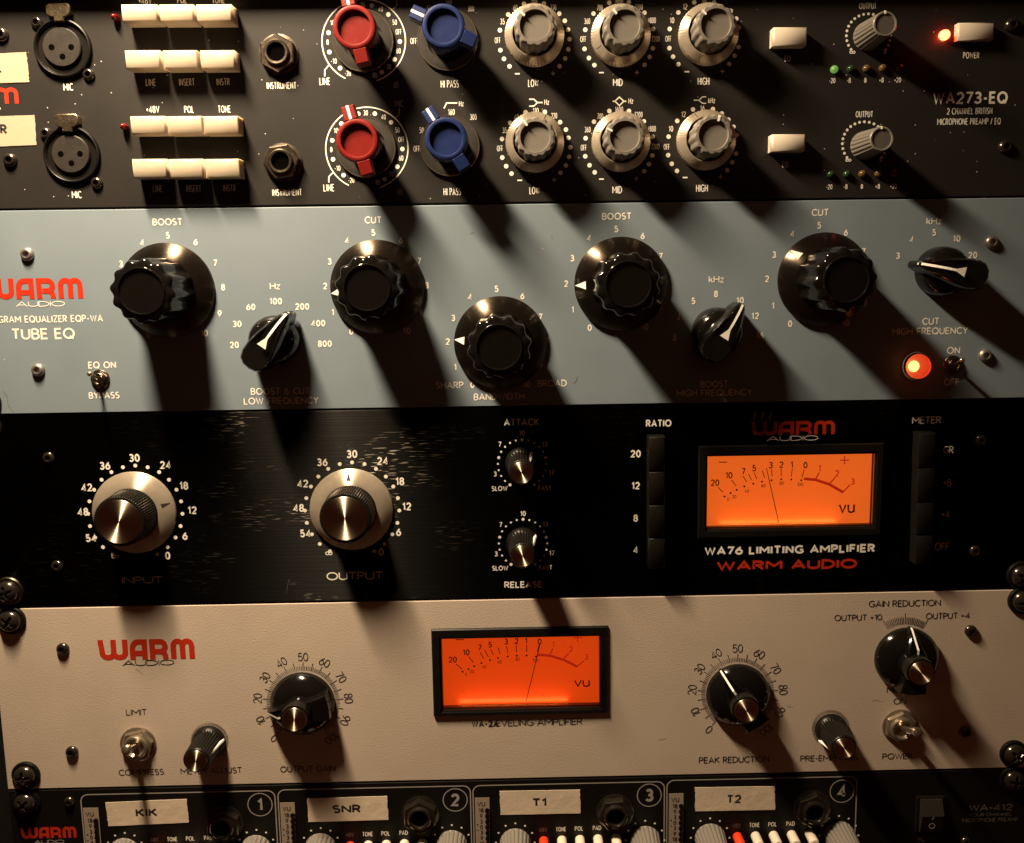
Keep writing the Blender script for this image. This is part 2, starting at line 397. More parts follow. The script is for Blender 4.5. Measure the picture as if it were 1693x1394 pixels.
def text(mb, s, cx, cz, w, hgt, wt=0.13, hh=0.08, rot=0.0, track=0.20):
    """lettering fitted to a box w x hgt (mm; w None = natural), stroke weight wt*hgt"""
    t = wt*hgt
    n = len(s); gw = [GL[c][0] for c in s]; sw = sum(gw)
    for _ in range(12):
        ch = hgt - t; gap = max(track*ch*(.8 if w else 1), 1.45*t)
        if w is None: sx = ch*0.92; break
        sx = (w - t - gap*(n-1))/max(sw, .05)
        if n == 1 or sx*.56 > 2.45*t: break
        gap = 1.3*t; t *= .92
    if n == 1 and gw[0] < .1: sx = ch
    sx = max(sx, .05*ch)
    items = []; adv = 0
    for c in s:
        items.append((adv, GL[c][1], t*(.82 if c in 'W&' else 1))); adv += GL[c][0]*sx + gap
    tot = adv - gap
    ca, sa = math.cos(R(-rot)), math.sin(R(-rot))
    for a, strokes, tw in items:
        for st in strokes:
            closed = isinstance(st, tuple) and st[0] == 'c'
            thin = st[1] if isinstance(st, tuple) and st[0] == 'w' else 1
            pts = st[-1] if isinstance(st, tuple) else st
            q = []
            for x, z in pts:
                X = a + x*sx - tot/2; Z = z*ch - ch/2
                q.append((cx + X*ca - Z*sa, cz + X*sa + Z*ca))
            mb.ribbon(q, tw*(thin if sx < .85*ch else min(1, thin*1.3)), hh, closed)
LOGO = {
 'W': [[(-.06, 1), (.0, .34)] + arc(.25, .26, .25, .26, 180, 360, 10) + [(.50, 1)], [(.50, .3)] + arc(.75, .26, .25, .26, 180, 360, 10) + [(1.0, 1)]],
 'A': [[(0, 0), (0, .58)] + arc(.45, .58, .45, .42, 180, 90, 8) + [(1, 1), (1, 0)], [(0, .36), (1, .36)]],
 'R': [[(0, 0), (0, 1), (.6, 1)] + arc(.62, .72, .38, .28, 90, -90, 10) + [(.22, .44)], [(.55, .44)] + arc(.62, .14, .38, .28, 90, 0, 6) + [(1, 0)]],
 'M': [[(0, 0), (0, .72)] + arc(.25, .72, .25, .28, 180, 0, 10) + [(.5, 0)], [(.5, .72)] + arc(.75, .72, .25, .28, 180, 0, 10) + [(1, 0)]],
}
def logo(mb, cx, cz, w, hgt, hh=0.08):
    t = .255*hgt
    for c, a, b in (('W', 0, .300), ('A', .319, .504), ('R', .528, .721), ('M', .749, 1.0)):
        x0 = cx - w/2 + a*w + t/2; x1 = cx - w/2 + b*w - t/2
        for st in LOGO[c]:
            pts = [(x0 + (x1-x0)*x, cz - hgt/2 + t/2*(0 if c in 'ARM' else 1) + (hgt - t*(.5 if c in 'ARM' else 1 if c == 'M' else .5))*z) for x, z in st]
            mb.ribbon(pts, t, hh)

# ------------------------------------------------------------------ objects
WORLD = {}
def put(o, parent, wloc):
    COL.objects.link(o)
    if parent is not None:
        o.parent = parent
        pw = WORLD[parent.name]
        o.location = Vector(wloc)*MM - pw
    else: o.location = Vector(wloc)*MM
    WORLD[o.name] = Vector(wloc)*MM
    return o
def thing(name, label, cat, wloc, group=None):
    o = bpy.data.objects.new(name, None); o.empty_display_size = 0.01
    o['label'] = label; o['category'] = cat
    if group: o['group'] = group
    return put(o, None, wloc)
CACHE = {}
def part(name, mb, m, parent, x=0, z=0, h=0, key=None, label=None, rot=None, smooth=38):
    if key and key in CACHE: me = CACHE[key]
    else:
        me = (mb() if callable(mb) else mb).mesh(name, smooth)
        me.materials.append(M[m])
        if key: CACHE[key] = me
    o = bpy.data.objects.new(name, me)
    if label: o['label'] = label
    put(o, parent, (x, -h, z))
    if rot is not None: o.rotation_euler = (0, R(rot), 0)
    return o
def sub(name, mb, m, knob, key=None, label=None, smooth=38):
    """sub-part sharing its knob's origin and turn"""
    if key and key in CACHE: me = CACHE[key]
    else:
        me = (mb() if callable(mb) else mb).mesh(name, smooth); me.materials.append(M[m])
        if key: CACHE[key] = me
    o = bpy.data.objects.new(name, me); COL.objects.link(o); o.parent = knob
    if label: o['label'] = label
    return o

class Unit:
    def __init__(s, name, label, cat, z0, z1, pm, holes=()):
        s.root = thing(name, label, cat, (0, 0, z0)); s.z0 = z0; s.z1 = z1; s.ink = {}; s.gid = 0; s.tid = 0
        mb = MB()
        X0, X1, T = -241.3, 241.3, 3.0
        xs = sorted({X0, X1, *[v for q in holes for v in q[:2]]}); zs = sorted({z0, z1, *[v for q in holes for v in q[2:]]})
        vid = {}
        def v(x, z, h):
            k = (x, z, h)
            if k not in vid: vid[k] = mb.V(x, z - z0, h)
            return vid[k]
        def solid(i, j):
            if i < 0 or j < 0 or i >= len(xs)-1 or j >= len(zs)-1: return False
            cx, cz = (xs[i]+xs[i+1])/2, (zs[j]+zs[j+1])/2
            return not any(q[0] < cx < q[1] and q[2] < cz < q[3] for q in holes)
        for i in range(len(xs)-1):
            for j in range(len(zs)-1):
                if not solid(i, j): continue
                a, b, c, d = xs[i], xs[i+1], zs[j], zs[j+1]
                mb.f.append((v(a, c, 0), v(b, c, 0), v(b, d, 0), v(a, d, 0)))
                mb.f.append((v(a, c, -T), v(a, d, -T), v(b, d, -T), v(b, c, -T)))
                if not solid(i-1, j): mb.f.append((v(a, c, 0), v(a, d, 0), v(a, d, -T), v(a, c, -T)))
                if not solid(i+1, j): mb.f.append((v(b, c, 0), v(b, c, -T), v(b, d, -T), v(b, d, 0)))
                if not solid(i, j-1): mb.f.append((v(a, c, 0), v(a, c, -T), v(b, c, -T), v(b, c, 0)))
                if not solid(i, j+1): mb.f.append((v(a, d, 0), v(b, d, 0), v(b, d, -T), v(a, d, -T)))
        me = mb.mesh('front_panel', 0); me.materials.append(M[pm])
        o = bpy.data.objects.new('front_panel', me); put(o, s.root, (0, 0, z0))
        bv = o.modifiers.new('edge', 'BEVEL'); bv.width = 0.0003; bv.segments = 2; bv.limit_method = 'ANGLE'
        ch = MB().box(-215, 215, 1.5, z1-z0-1.5, -180, -14.5)
        part('chassis', ch, 'edge', s.root, 0, z0, 0, smooth=0)
    def mb(s, name, m, label=None):
        if name == 'panel_lettering': s.tid += 1; k = (name, m, label, s.tid)
        elif name == 'scratch_mark': s.tid += 1; k = (name, m, label, s.tid)
        else: k = (name, m, label, s.gid if name in ('dial_scale', 'filter_symbol', 'callout_line', 'channel_number', 'channel_frame') else 0)
        if k not in s.ink: s.ink[k] = MB()
        return s.ink[k]
    def flush(s):
        for (name, m, label, _g), mb in s.ink.items():
            me = mb.mesh(name, 0)
            # geometry is in world mm about the origin: shift to the root
            for v in me.vertices: v.co.z -= s.z0*MM
            me.materials.append(M[m])
            o = bpy.data.objects.new(name, me)
            if label: o['label'] = label
            put(o, s.root, (0, 0, s.z0))
        s.ink = {}
    def t(s, txt, px, py, w, h, wt=.16, m='white', name='panel_lettering', d=0.08, rot=0, track=.2, label=None):
        k = px_mm(px, py); cx, cz = P(px, py)
        text(s.mb(name, m, label), txt, cx, cz, None if w is None else w*k, h*k, wt, d, rot, track)
    def dot(s, px, py, r, m='white', name='dial_scale', label=None):
        k = px_mm(px, py); cx, cz = P(px, py); s.mb(name, m, label).disc(cx, cz, r*k, 0.09)
    def line(s, pts, w, m='white', name='filter_symbol', closed=False, label=None, hh=.08):
        k = px_mm(*pts[0]); s.mb(name, m, label).ribbon([P(*q) for q in pts], w*k, hh, closed)
    def logo(s, px, py, w, h, name='maker_logo', m='red_ink', label=None):
        k = px_mm(px, py); cx, cz = P(px, py); logo(s.mb(name, m, label), cx, cz, w*k, h*k)
    def part(s, name, mb, m, px, py, **kw):
        x, z = P(px, py); return part(name, mb, m, s.root, x, z, **kw)

# ---- repeated hardware -------------------------------------------------
def hex_pts(r, a0=0): return [(r*math.sin(R(a0-60*i)), r*math.cos(R(a0-60*i))) for i in range(6)]
def bscrew(r=2.8, h=1.6):
    """button-head socket screw"""
    def mk():
        def f(t, rr, hh): return (rr, hh)
        pr = [(r, 0), (r, h*.35), (r*.92, h*.62), (r*.72, h*.9), (r*.55, h), (r*.47, h*.97), (r*.42, h*.2), (0, h*.2)]
        return MB().lathe(pr, 28)
    return mk
def screw(u, px, py, r=2.7, h=1.5, m='blackmetal', label=None):
    return u.part('panel_screw', bscrew(r, h), m, px, py, key=('bs', r, h, m), label=label)

def rack_screw(x, z, where, wm='satin', a=25, dome=4.2, R0=4.9):
    t = thing('rack_screw', where, 'screw', (x, 0, z), 'rack mounting screws')
    def f(t_, r, h):
        if r < 2.9:
            c = min(abs(math.sin(t_+R(a))), abs(math.cos(t_+R(a))))*r
            h -= 1.9*max(0, min(1, (0.75-c)/0.3))*max(0, min(1, (2.9-r)/.4))
        return (r, h)
    pr = [(R0, 1.2), (R0, 1.5)] + [(R0*math.cos(R(q)), 1.5 + (dome-1.5)*math.sin(R(q))) for q in (15, 30, 45, 55, 62, 67, 71, 75, 79, 83, 86.5)] + [(0, dome)]
    part('screw_head', MB().lathe(pr, 72, f), 'blackmetal', t, x, z)
    part('washer', MB().lathe([(R0+1.7, 0.02), (R0+1.7, .8), (R0+1.3, 1.2), (R0-.5, 1.25)], 40), wm, t, x, z, label=None)
    return t

def scallop(n, depth, power=1.0):
    """concave flutes cut into a round grip"""
    def f(t, r, h):
        return (r - depth*abs(math.cos(n*t/2))**2.2, h)
    return f
def flute(n, depth):
    def f(t, r, h): return (r - depth*(0.5+0.5*math.cos(n*t)), h)
    return f

def wing_knob(u, px, py, ang, colour, label):
    x, z = P(px, py)
    disc = part('knob', lambda: MB().lathe([(6.6, 13.2), (8.2, 13.2), (8.6, 13.7), (8.6, 19.2), (8.2, 19.9), (7.4, 20.2), (6.6, 20.0), (6.3, 18.4), (0, 18.4)], 56), colour, u.root, x, z, key=('wk', colour), rot=ang, label=label)
    def wings():
        mb = MB()
        for sg in (1, -1):
            pts = [(-2.75, 8.2), (2.75, 8.2), (2.6, 14.0), (-2.6, 14.0)]
            if sg < 0: pts = [(-a, -b) for a, b in pts]
            mb.prism(pts, 13.6, 0, .35, hf=lambda X, Z: 19.9 - (abs(Z)-8.2)*.10)
        return mb
    sub('wing', wings, colour, disc, ('wkw', colour))
    def line():
        mb = MB()
        a = [(-.55, 8.5), (.55, 8.5), (.55, 14.05), (-.55, 14.05)]
        mb.prism(a, 15.0, 0, hf=lambda X, Z: 20.02 - (abs(Z)-8.2)*.10)
        return mb
    sub('pointer_line', line, 'white', disc, 'wkl')
    sub('stem', lambda: MB().lathe([(7.4, 1.2), (6.9, 12.0), (6.6, 13.4)], 40), 'satin', disc, 'wks')
    sub('dial_disc', lambda: MB().lathe([(12.7, .12), (12.7, 1.0), (12.2, 1.3), (8.6, 1.35)], 64), 'disc', disc, 'wkd')
    sub('disc_rim', lambda: MB().lathe([(12.75, 1.02), (12.62, 1.42), (12.25, 1.42), (12.2, 1.1)], 64), 'chrome', disc, 'wkr')
    return disc

def eq_knob(u, px, py, a_top, a_skirt, label):
    x, z = P(px, py)
    def knurl(t, r, h): return ((r - .28*(0.5+0.5*math.cos(64*t))) if r > 12.3 and h < 4.5 else r, h)
    k = part('knob', lambda: MB().lathe([(8.3, 2), (8.5, 14.3), (8.2, 15.6), (7.6, 16.2), (6.2, 16.3), (5.9, 14.9), (0, 14.9)], 120,
                      lambda t, r, h: (r - (.55*abs(math.cos(7*t))**2.5 if r > 7.4 else 0), h)), 'grey', u.root, x, z, key='eqk', rot=a_top, label=label)
    s = sub('skirt', lambda: MB().lathe([(12.2, .1), (12.5, .5), (12.5, 3.8), (12.1, 4.4), (9.6, 6.4), (9.2, 6.4), (9.2, 3)], 256, knurl), 'alu', k, 'eqs')
    sub('pointer_line', lambda: MB().prism([(-.42, 5.6), (.42, 5.6), (.42, 8.0), (-.42, 8.0)], 15, 16.45), 'white', k, 'eqp')
    def sl():
        mb = MB(); mb.prism([(-.16, 9.9), (.16, 9.9), (.16, 12.0), (-.16, 12.0)], 3, 0, hf=lambda X, Z: 6.45-(abs(Z)-9.6)*.8); return mb
    o = sub('skirt_mark', sl, 'black_ink', k, 'eqm'); o.rotation_euler = (0, R(a_skirt-a_top), 0)
    return k

def out_knob(u, px, py, ang, label, r0=6.0, r1=4.95, hgt=17.6):
    x, z = P(px, py)
    n = 20
    def f(t, r, h): return (r - (.55*(abs(math.cos(n*t/2))**6) if h < hgt-.9 and r > r1-.1 and h > .6 else 0), h)
    k = part('knob', lambda: MB().lathe([(r0, .2), (r0, .8), (r0-.03, 1.0), (r1+.05, hgt-1.0), (r1, hgt-.4), (r1-.35, hgt), (r1-.85, hgt-.05), (r1-.95, hgt-.7)], 160, f), 'grey', u.root, x, z, key=('ok', r0), rot=ang, label=label)
    sub('cap', lambda: MB().lathe([(r1-.92, hgt-.9), (r1-.95, hgt-.5), (0, hgt-.45)], 40), 'grey_d', k, ('okc', r0))
    sub('pointer_line', lambda: MB().box(-.35, .35, r1-1.1, r1+.1, hgt-2.5, hgt+.1), 'white', k, ('okp', r0))
    return k

SK = lambda r: 5.4 - (r-14.2)*(5.4-1.6)/(20.4-14.2)
def big_knob(u, px, py, ang, label, gap=0):
    x, z = P(px, py)
    n = 12
    def f(t, r, h): return (r - (1.25*abs(math.cos(n*t/2))**2.0 if r > 11.8 else 0), h)
    k = part('knob', lambda: MB().lathe([(14.0, 4.6), (13.9, 6), (13.4, 23.4), (13.0, 24.6), (12.4, 25.1), (9.8, 25.3), (9.45, 25.9), (9.05, 25.9), (8.8, 25.2), (0, 25.1)], 192, f), 'black', u.root, x, z, key='bk', rot=ang, label=label)
    sub('skirt', lambda: MB().lathe([(20.4, .15), (20.4, 1.3), (20.25, 1.7), (14.2, 5.4), (13.0, 5.4)], 96), 'skirt', k, 'bks')
    def tri():
        mb = MB(); mb.prism([(-1.75, 15.7), (1.75, 15.7), (.1, 20.0), (-.1, 20.0)], 1, 0, hf=lambda X, Z: SK(math.hypot(X, Z))+.12); return mb
    sub('pointer', tri, 'white', k, 'bkp', label='white triangle on the skirt')
    return k

def beak_knob(u, px, py, ang, label):
    """black pointer knob: round foot, raised bar narrowing to a nose, cut tail"""
    x, z = P(px, py)
    def body():
        mb = MB()
        mb.lathe([(10.8, .15), (10.8, 4.0), (10.4, 6.4), (9.4, 8.6), (7.5, 10.2), (0, 10.8)], 64)
        out = [(0, 15.2), (-1.3, 14.8), (-2.1, 13.0), (-3.6, 8), (-5.2, 2), (-6.3, -4), (-6.4, -8), (-5.4, -11.2), (-3.0, -12.8), (0, -13.2)]
        out = out + [(-a, b) for a, b in reversed(out[1:-1])]
        hf = lambda X, Z: 18.6 - .0255*max(0, Z-1)**2 - .014*max(0, -Z-3)**2 - .035*X*X
        mb.prism(out, 2.0, 0, .9, hf=hf)
        return mb
    k = part('knob', body, 'black', u.root, x, z, key='beak', rot=ang, label=label)
    def ln():
        mb = MB(); hf = lambda X, Z: 18.66 - .0255*max(0, Z-1)**2 + .02
        zs = [0.6, 2, 4, 6, 8, 10, 12, 13.6, 14.5]
        for a, b in zip(zs, zs[1:]):
            q = [mb.V(-.5, a, hf(0, a)), mb.V(.5, a, hf(0, a)), mb.V(.5, b, hf(0, b)), mb.V(-.5, b, hf(0, b))]; mb.f.append(tuple(q))
        q = [mb.V(-2.1, -1.8, 18.66), mb.V(2.1, -1.8, 18.66), mb.V(.5, 2.2, 18.7), mb.V(-.5, 2.2, 18.7)]; mb.f.append(tuple(q))
        mb.f.append((mb.V(-.5, 14.5, hf(0, 14.5)), mb.V(.5, 14.5, hf(0, 14.5)), mb.V(.4, 15.3, 11.0), mb.V(-.4, 15.3, 11.0)))
        return mb
    sub('pointer_line', ln, 'white', k, 'beakl', smooth=0)
    return k

def metal_knob(u, px, py, ang, label):
    x, z = P(px, py)
    def f(t, r, h): return (r - (.42*(0.5+0.5*math.cos(64*t)) if h > 4 and h < 14.4 and r > 11 else 0), h)
    k = part('knob', lambda: MB().lathe([(11.9, 3.2), (11.9, 4.0), (11.8, 4.2), (11.4, 13.6), (11.2, 14.3), (10.8, 14.6), (9.75, 14.7)], 320, f), 'satin', u.root, x, z, key='mk', rot=ang, label=label)
    sub('skirt', lambda: MB().lathe([(18.7, .15), (18.7, .9), (18.4, 1.3), (12.6, 3.9), (11.8, 3.9)], 96), 'alu', k, 'mks')
    sub('cap', lambda: MB().lathe([(9.75, 14.2), (9.75, 14.8), (9.55, 14.95), (0, 14.95)], 72), 'spun', k, 'mkc', smooth=20)
    def tri():
        mb = MB(); mb.prism([(-.95, 13.9), (.95, 13.9), (.06, 17.4), (-.06, 17.4)], 1, 0, hf=lambda X, Z: 1.3+(18.4-math.hypot(X, Z))*(2.6/5.8)+.12); return mb
    sub('pointer', tri, 'black_ink', k, 'mkp')
    return k

def small_knob(u, px, py, ang, label, s=1.0, hgt=18.0, capm='spun'):
    """little black fluted knob with a spun metal cap and a white pointer ridge"""
    x, z = P(px, py)
    def f(t, r, h): return (r - (.5*(0.5+0.5*math.cos(30*t)) if 3.4 < h < hgt-1.5 and r > 5 else 0), h)
    k = part('knob', lambda: MB().lathe([(7.3*s, .2), (7.3*s, 1.6), (7.0*s, 2.4), (6.3*s, 3.3), (6.2*s, 3.6), (5.75*s, hgt-1.6), (5.6*s, hgt-.6), (5.2*s, hgt-.1), (4.75*s, hgt)], 240, f), 'satin', u.root, x, z, key=('sk', s, hgt), rot=ang, label=label)
    sub('cap', lambda: MB().lathe([(4.75*s, hgt-.4), (4.75*s, hgt+.1), (4.6*s, hgt+.25), (0, hgt+.25)], 56), capm, k, ('skc', s, hgt), smooth=20)
    sub('pointer_ridge', lambda: MB().prism([(-.5, 5.0*s), (.5, 5.0*s), (.38, 7.5*s), (-.38, 7.5*s)], 1.8, 0, .1, hf=lambda X, Z: (hgt-1.2) - (hgt-4.5)*max(0, (Z-5.0*s)/(2.5*s))), 'white', k, ('skp', s, hgt))
    return k

def bar_knob(u, px, py, ang, label):
    """black domed skirt with a raised pointer bar and metal centre cap"""
    x, z = P(px, py)
    def body():
        mb = MB()
        mb.lathe([(14.9, .15), (14.9, 1.6), (14.6, 2.4), (12.6, 4.6), (10, 6.1), (7.2, 6.9), (0, 7.0)], 72)
        out = [(0, 16.0), (-.75, 15.7), (-2.2, 12.4), (-4.2, 6.4), (-5.0, 3), (-5.0, -3), (-5.4, -8), (-6.2, -13.4), (0, -14.0)]
        out = out + [(-a, b) for a, b in reversed(out[1:-1])]
        mb.prism(out, 1.2, 0, .6, hf=lambda X, Z: 11.0 - (1.0*max(0, Z-8.8) if Z > 0 else .22*max(0, -Z-6)))
        mb.lathe([(6.9, 6.0), (6.6, 13.6), (6.4, 14.4), (6.0, 14.7), (5.4, 14.8)], 48)
        return mb
    k = part('knob', body, 'black', u.root, x, z, key='bar', rot=ang, label=label)
    sub('cap', lambda: MB().lathe([(5.5, 14.3), (5.5, 14.95), (5.3, 15.15), (0, 15.15)], 64), 'spun', k, 'barc', smooth=20)
    def ln():
        mb = MB(); hf = lambda Z: 11.06 - 1.0*max(0, Z-8.8)
        for a, b in ((6.7, 8.8), (8.8, 12), (12, 15.3)):
            mb.f.append((mb.V(-.45, a, hf(a)), mb.V(.45, a, hf(a)), mb.V(.45, b, hf(b)), mb.V(-.45, b, hf(b))))
        mb.f.append((mb.V(-.45, 15.3, hf(15.3)), mb.V(.45, 15.3, hf(15.3)), mb.V(.4, 16.05, 3.2), mb.V(-.4, 16.05, 3.2)))
        return mb
    sub('pointer_line', ln, 'white', k, 'barl', smooth=0)
    return k

def toggle(u, px, py, tx, ty, td, s=1.0, nut='turned', label=None, a0=10):
    x, z = P(px, py); X, Z = P(tx, ty, td)
    k = part('toggle_switch', lambda: MB().prism(hex_pts(7.6*s, a0), .15, 2.4*s, .5*s), nut, u.root, x, z, key=('tg', s, a0, nut), label=label, smooth=30)
    sub('washer', lambda: MB().lathe([(8.3*s, .1), (8.3*s, .55), (7.9*s, .8), (6*s, .85)], 48), nut, k, ('tgw', s, nut))
    sub('collar', lambda: MB().lathe([(5.6*s, 2.3*s), (5.5*s, 3.5*s), (5.1*s, 3.9*s), (4.3*s, 3.9*s), (3.6*s, 2.8*s), (0, 2.7*s)], 48), nut, k, ('tgc', s, nut))
    dx, dz = X-x, Z-z
    pts = []; rad = []
    for q, r in ((0.12, 1.25), (.4, 1.45), (.7, 1.7), (.82, 1.95), (.9, 2.15), (.95, 2.1), (.985, 1.6), (1.0, .8)):
        pts.append((dx*q, dz*q, td*q + 2.2*s*(1-q))); rad.append(r*s)
    sub('lever', MB().tube(pts, rad, 20), 'chrome', k)
    return k

def button(u, c, d, h0=.12, name='push_button', m='cream', bev=.55, label=None):
    """c = front face corners in the picture x0,x1,y0,y1 at height d"""
    (x0, z1), (x1, z0) = P(c[0], c[2], d), P(c[1], c[3], d)
    w, h = round(x1-x0, 1), round(z1-z0, 1)
    cx, cz = (x0+x1)/2, (z0+z1)/2
    return part(name, lambda: MB().prism([(-w/2, -h/2), (w/2, -h/2), (w/2, h/2), (-w/2, h/2)], h0, d, bev), m, u.root, cx, cz, key=('bt', w, h, d, m), label=label, smooth=60)

def led(u, px, py, r, m, label, hgt=2.2, name='indicator_led'):
    k = px_mm(px, py)*r
    k = round(k, 1)
    return u.part(name, lambda: MB().lathe([(k, .1), (k, hgt*.4)] + [(k*math.cos(R(q)), hgt*.4+hgt*.6*math.sin(R(q))) for q in (25, 50, 70)] + [(0, hgt)], 20), m, px, py, key=('led', k, m, hgt), label=label)

def jack(u, px, py, r, a0, m='nut', label='hex nut instrument jack'):
    k = round(px_mm(px, py)*r, 2)
    o = u.part('jack_socket', lambda: MB().prism(hex_pts(k, a0), .15, 3.6, .5), m, px, py, key=('jk', k, a0, m), label=label, smooth=30)
    sub('bushing', lambda: MB().lathe([(k*.68, 3.55), (k*.66, 4.6), (k*.60, 5.0), (k*.50, 4.9), (k*.46, 4.2), (k*.46, 3.62)], 48), m, o, ('jb', k, m))
    sub('hole', lambda: MB().lathe([(k*.465, 3.66), (0, 3.66)], 32), 'hole', o, ('jh', k))
    sub('washer', lambda: MB().lathe([(k*1.06, .1), (k*1.06, .5), (k*.9, .7)], 40), m, o, ('jw', k, m))
    return o

def xlr(u, px, py, dx, dz):
    x, z = P(px, py)
    o = part('xlr_socket', lambda: MB().lathe([(11.9, .1), (11.9, 1.0), (11.7, 1.6), (11.2, 1.8), (10.8, 1.5), (10.4, .4), (7.8, .3)], 72), 'satin', u.root, x, z, key='xl', label='round three pin microphone socket')
    sub('insert', lambda: MB().lathe([(7.9, .2), (7.9, 1.3), (7.6, 1.6), (0, 1.6)], 56, cx=dx, cz=dz), 'insert', o, ('xi', dx, dz))
    mb = MB()
    for a, b in ((-4.0, -.1), (4.1, -.1), (.2, -3.9)):
        mb.lathe([(1.25, 1.62), (1.25, 1.64), (0, 1.64)], 24, cx=dx+a, cz=dz+b)
    sub('pin_holes', mb, 'hole', o)
    return o
def xlr_tab(u, px, py):
    x, z = P(px, py, 3)
    pts = [(-5.0, -1.2), (-3.4, -2.4), (-2.0, -2.7), (-1.9, -4.4), (2.2, -4.4), (2.2, -2.7), (3.6, -2.4), (5.0, -.8), (4.9, 1.9), (4.0, 2.9), (-3.6, 2.9), (-4.9, 2.0)]
    o = part('release_tab', lambda: MB().prism(pts, .3, 3.0, .4), 'gold', u.root, x, z, key='tab', label='worn metal PUSH tab above the socket')
    def tx():
        mb = MB(); text(mb, 'PUSH', 0, .5, 6.6, 2.4, .24, 3.05); return mb
    sub('embossing', tx, 'chrome', o, 'tabt', smooth=0)

def sticker(u, corners, txt, tx, ty, tw, th, label, m='tape'):
    pts = [P(*q) for q in corners]
    cx = sum(p[0] for p in pts)/4; cz = sum(p[1] for p in pts)/4
    loc0 = [(a-cx, b-cz) for a, b in reversed(pts)]
    rnd = random.Random(label); loc = []
    for i in range(4):
        (a, b), (c, d) = loc0[i], loc0[(i+1) % 4]; n = 14 if abs(d-b) > abs(c-a) else 10; j = .17 if abs(d-b) > abs(c-a) else .05
        for k in range(n):
            q = k/n; loc.append((a+(c-a)*q + (rnd.uniform(-j, j) if abs(d-b) > abs(c-a) else 0), b+(d-b)*q + (rnd.uniform(-j, j) if abs(d-b) <= abs(c-a) else 0)))
    o = part('label_tape', MB().prism(loc, .1, .24, .03), m, u.root, cx, cz, label=label, smooth=0)
    mb = MB(); X, Z = P(tx, ty); k = px_mm(tx, ty)
    text(mb, txt, X-cx, Z-cz, tw*k, th*k, .22, .28)
    sub('tape_lettering', mb, 'black_ink', o, smooth=0)

def vu_meter(u, outer, win, face_d, front, facem, n, marks, bulb=.0032):
    """outer/win: picture corners (x0,x1,y0,y1) on the bezel front; marks drawn on the face plane"""
    (ox0, oz1), (ox1, oz0) = P(outer[0], outer[2], front), P(outer[1], outer[3], front)
    (wx0, wz1), (wx1, wz0) = P(win[0], win[2], face_d), P(win[1], win[3], face_d)
    cx, cz = (ox0+ox1)/2, (oz0+oz1)/2
    # window opening on the front: face seen just past its edges
    iw = (wx0-.4, wx1+.8, wz0-.8, wz1+.4)
    mb = MB()
    O = [(ox0, oz0), (ox1, oz0), (ox1, oz1), (ox0, oz1)]; I = [(iw[0]-1.0, iw[2]-1.0), (iw[1]+1.0, iw[2]-1.0), (iw[1]+1.0, iw[3]+1.0), (iw[0]-1.0, iw[3]+1.0)]
    J = [(iw[0], iw[2]), (iw[1], iw[2]), (iw[1], iw[3]), (iw[0], iw[3])]
    loops = []
    for poly, h in ((O, .1), (O, front-.5), (inset(O, .5), front), (I, front), (I, front-.4), (J, front-.8), (J, face_d-.6)):
        loops.append([mb.V(a-cx, b-cz, h) for a, b in poly])
    for a, b in zip(loops, loops[1:]):
        for i in range(4):
            j = (i+1) % 4; mb.f.append((a[i], a[j], b[j], b[i]))
    o = part('vu_meter', mb, 'satin', u.root, cx, cz, label='backlit needle meter in a black bezel', smooth=0)
    f = MB().box(iw[0]-cx, iw[1]-cx, iw[2]-cz, iw[3]-cz, face_d-1.5, face_d); sub('dial_face', f, facem, o, smooth=0)
    ld = bpy.data.lights.new('meter_bulb_light', 'AREA'); ld.shape = 'RECTANGLE'; ld.size = (iw[1]-iw[0])*.7*MM; ld.size_y = .002
    ld.color = (1.0, .42, .10); ld.energy = bulb
    lo = bpy.data.objects.new('meter_bulb_light', ld); COL.objects.link(lo); lo.parent = o
    lo.location = Vector((-(iw[1]-iw[0])*.05, -(face_d+2.0), iw[2]+1.2-cz))*MM; lo.rotation_euler = (Vector((0, 3.0, 10.0))).to_track_quat('-Z', 'Y').to_euler()
    g = MB().box(iw[0]+.05-cx, iw[1]-.05-cx, iw[2]+.05-cz, iw[3]-.05-cz, front-2.0, front-1.6); sub('glass', g, 'glass', o, smooth=0)
    L = MB(); hl = 1.0
    L.box(iw[0]+.06-cx, iw[1]-.06-cx, iw[2]+.06-cz, iw[2]+.5-cz, face_d+.05, front-2.2); sub('lining', L, 'lining', o, smooth=0)
    sets = {}
    def S(nm): return sets.setdefault(nm, MB())
    def q(p): a, b = P(p[0], p[1], face_d); return (a-cx, b-cz)
    k = px_mm((win[0]+win[1])/2, (win[2]+win[3])/2, face_d)
    for it in marks:
        kind, c = it[0], it[1]
        mb = S('dial_markings' if c == 'k' else 'red_zone')
        if kind == 't':
            a, b = q(it[3:5]); text(mb, it[2], a, b, None if it[5] is None else it[5]*k, it[6]*k, it[7] if len(it) > 7 else .11, face_d+.08)
        elif kind == 'l': mb.ribbon([q(p) for p in it[3:]], it[2]*k, face_d+.08)
        elif kind == 'd': a, b = q(it[3:5]); mb.disc(a, b, it[2]*k, face_d+.09, 10)
    for nm, mb in sets.items(): sub(nm, mb, 'black_ink' if nm == 'dial_markings' else 'vu_red', o, smooth=0)
    (ax, az), (bx, bz) = [(P(*p, face_d+1.0)[0]-cx, P(*p, face_d+1.0)[1]-cz) for p in n]
    sub('needle', MB().tube([(ax, az, face_d+1.0), (bx, bz, face_d+1.0)], [.16, .2], 8), 'black_ink', o)
    return o

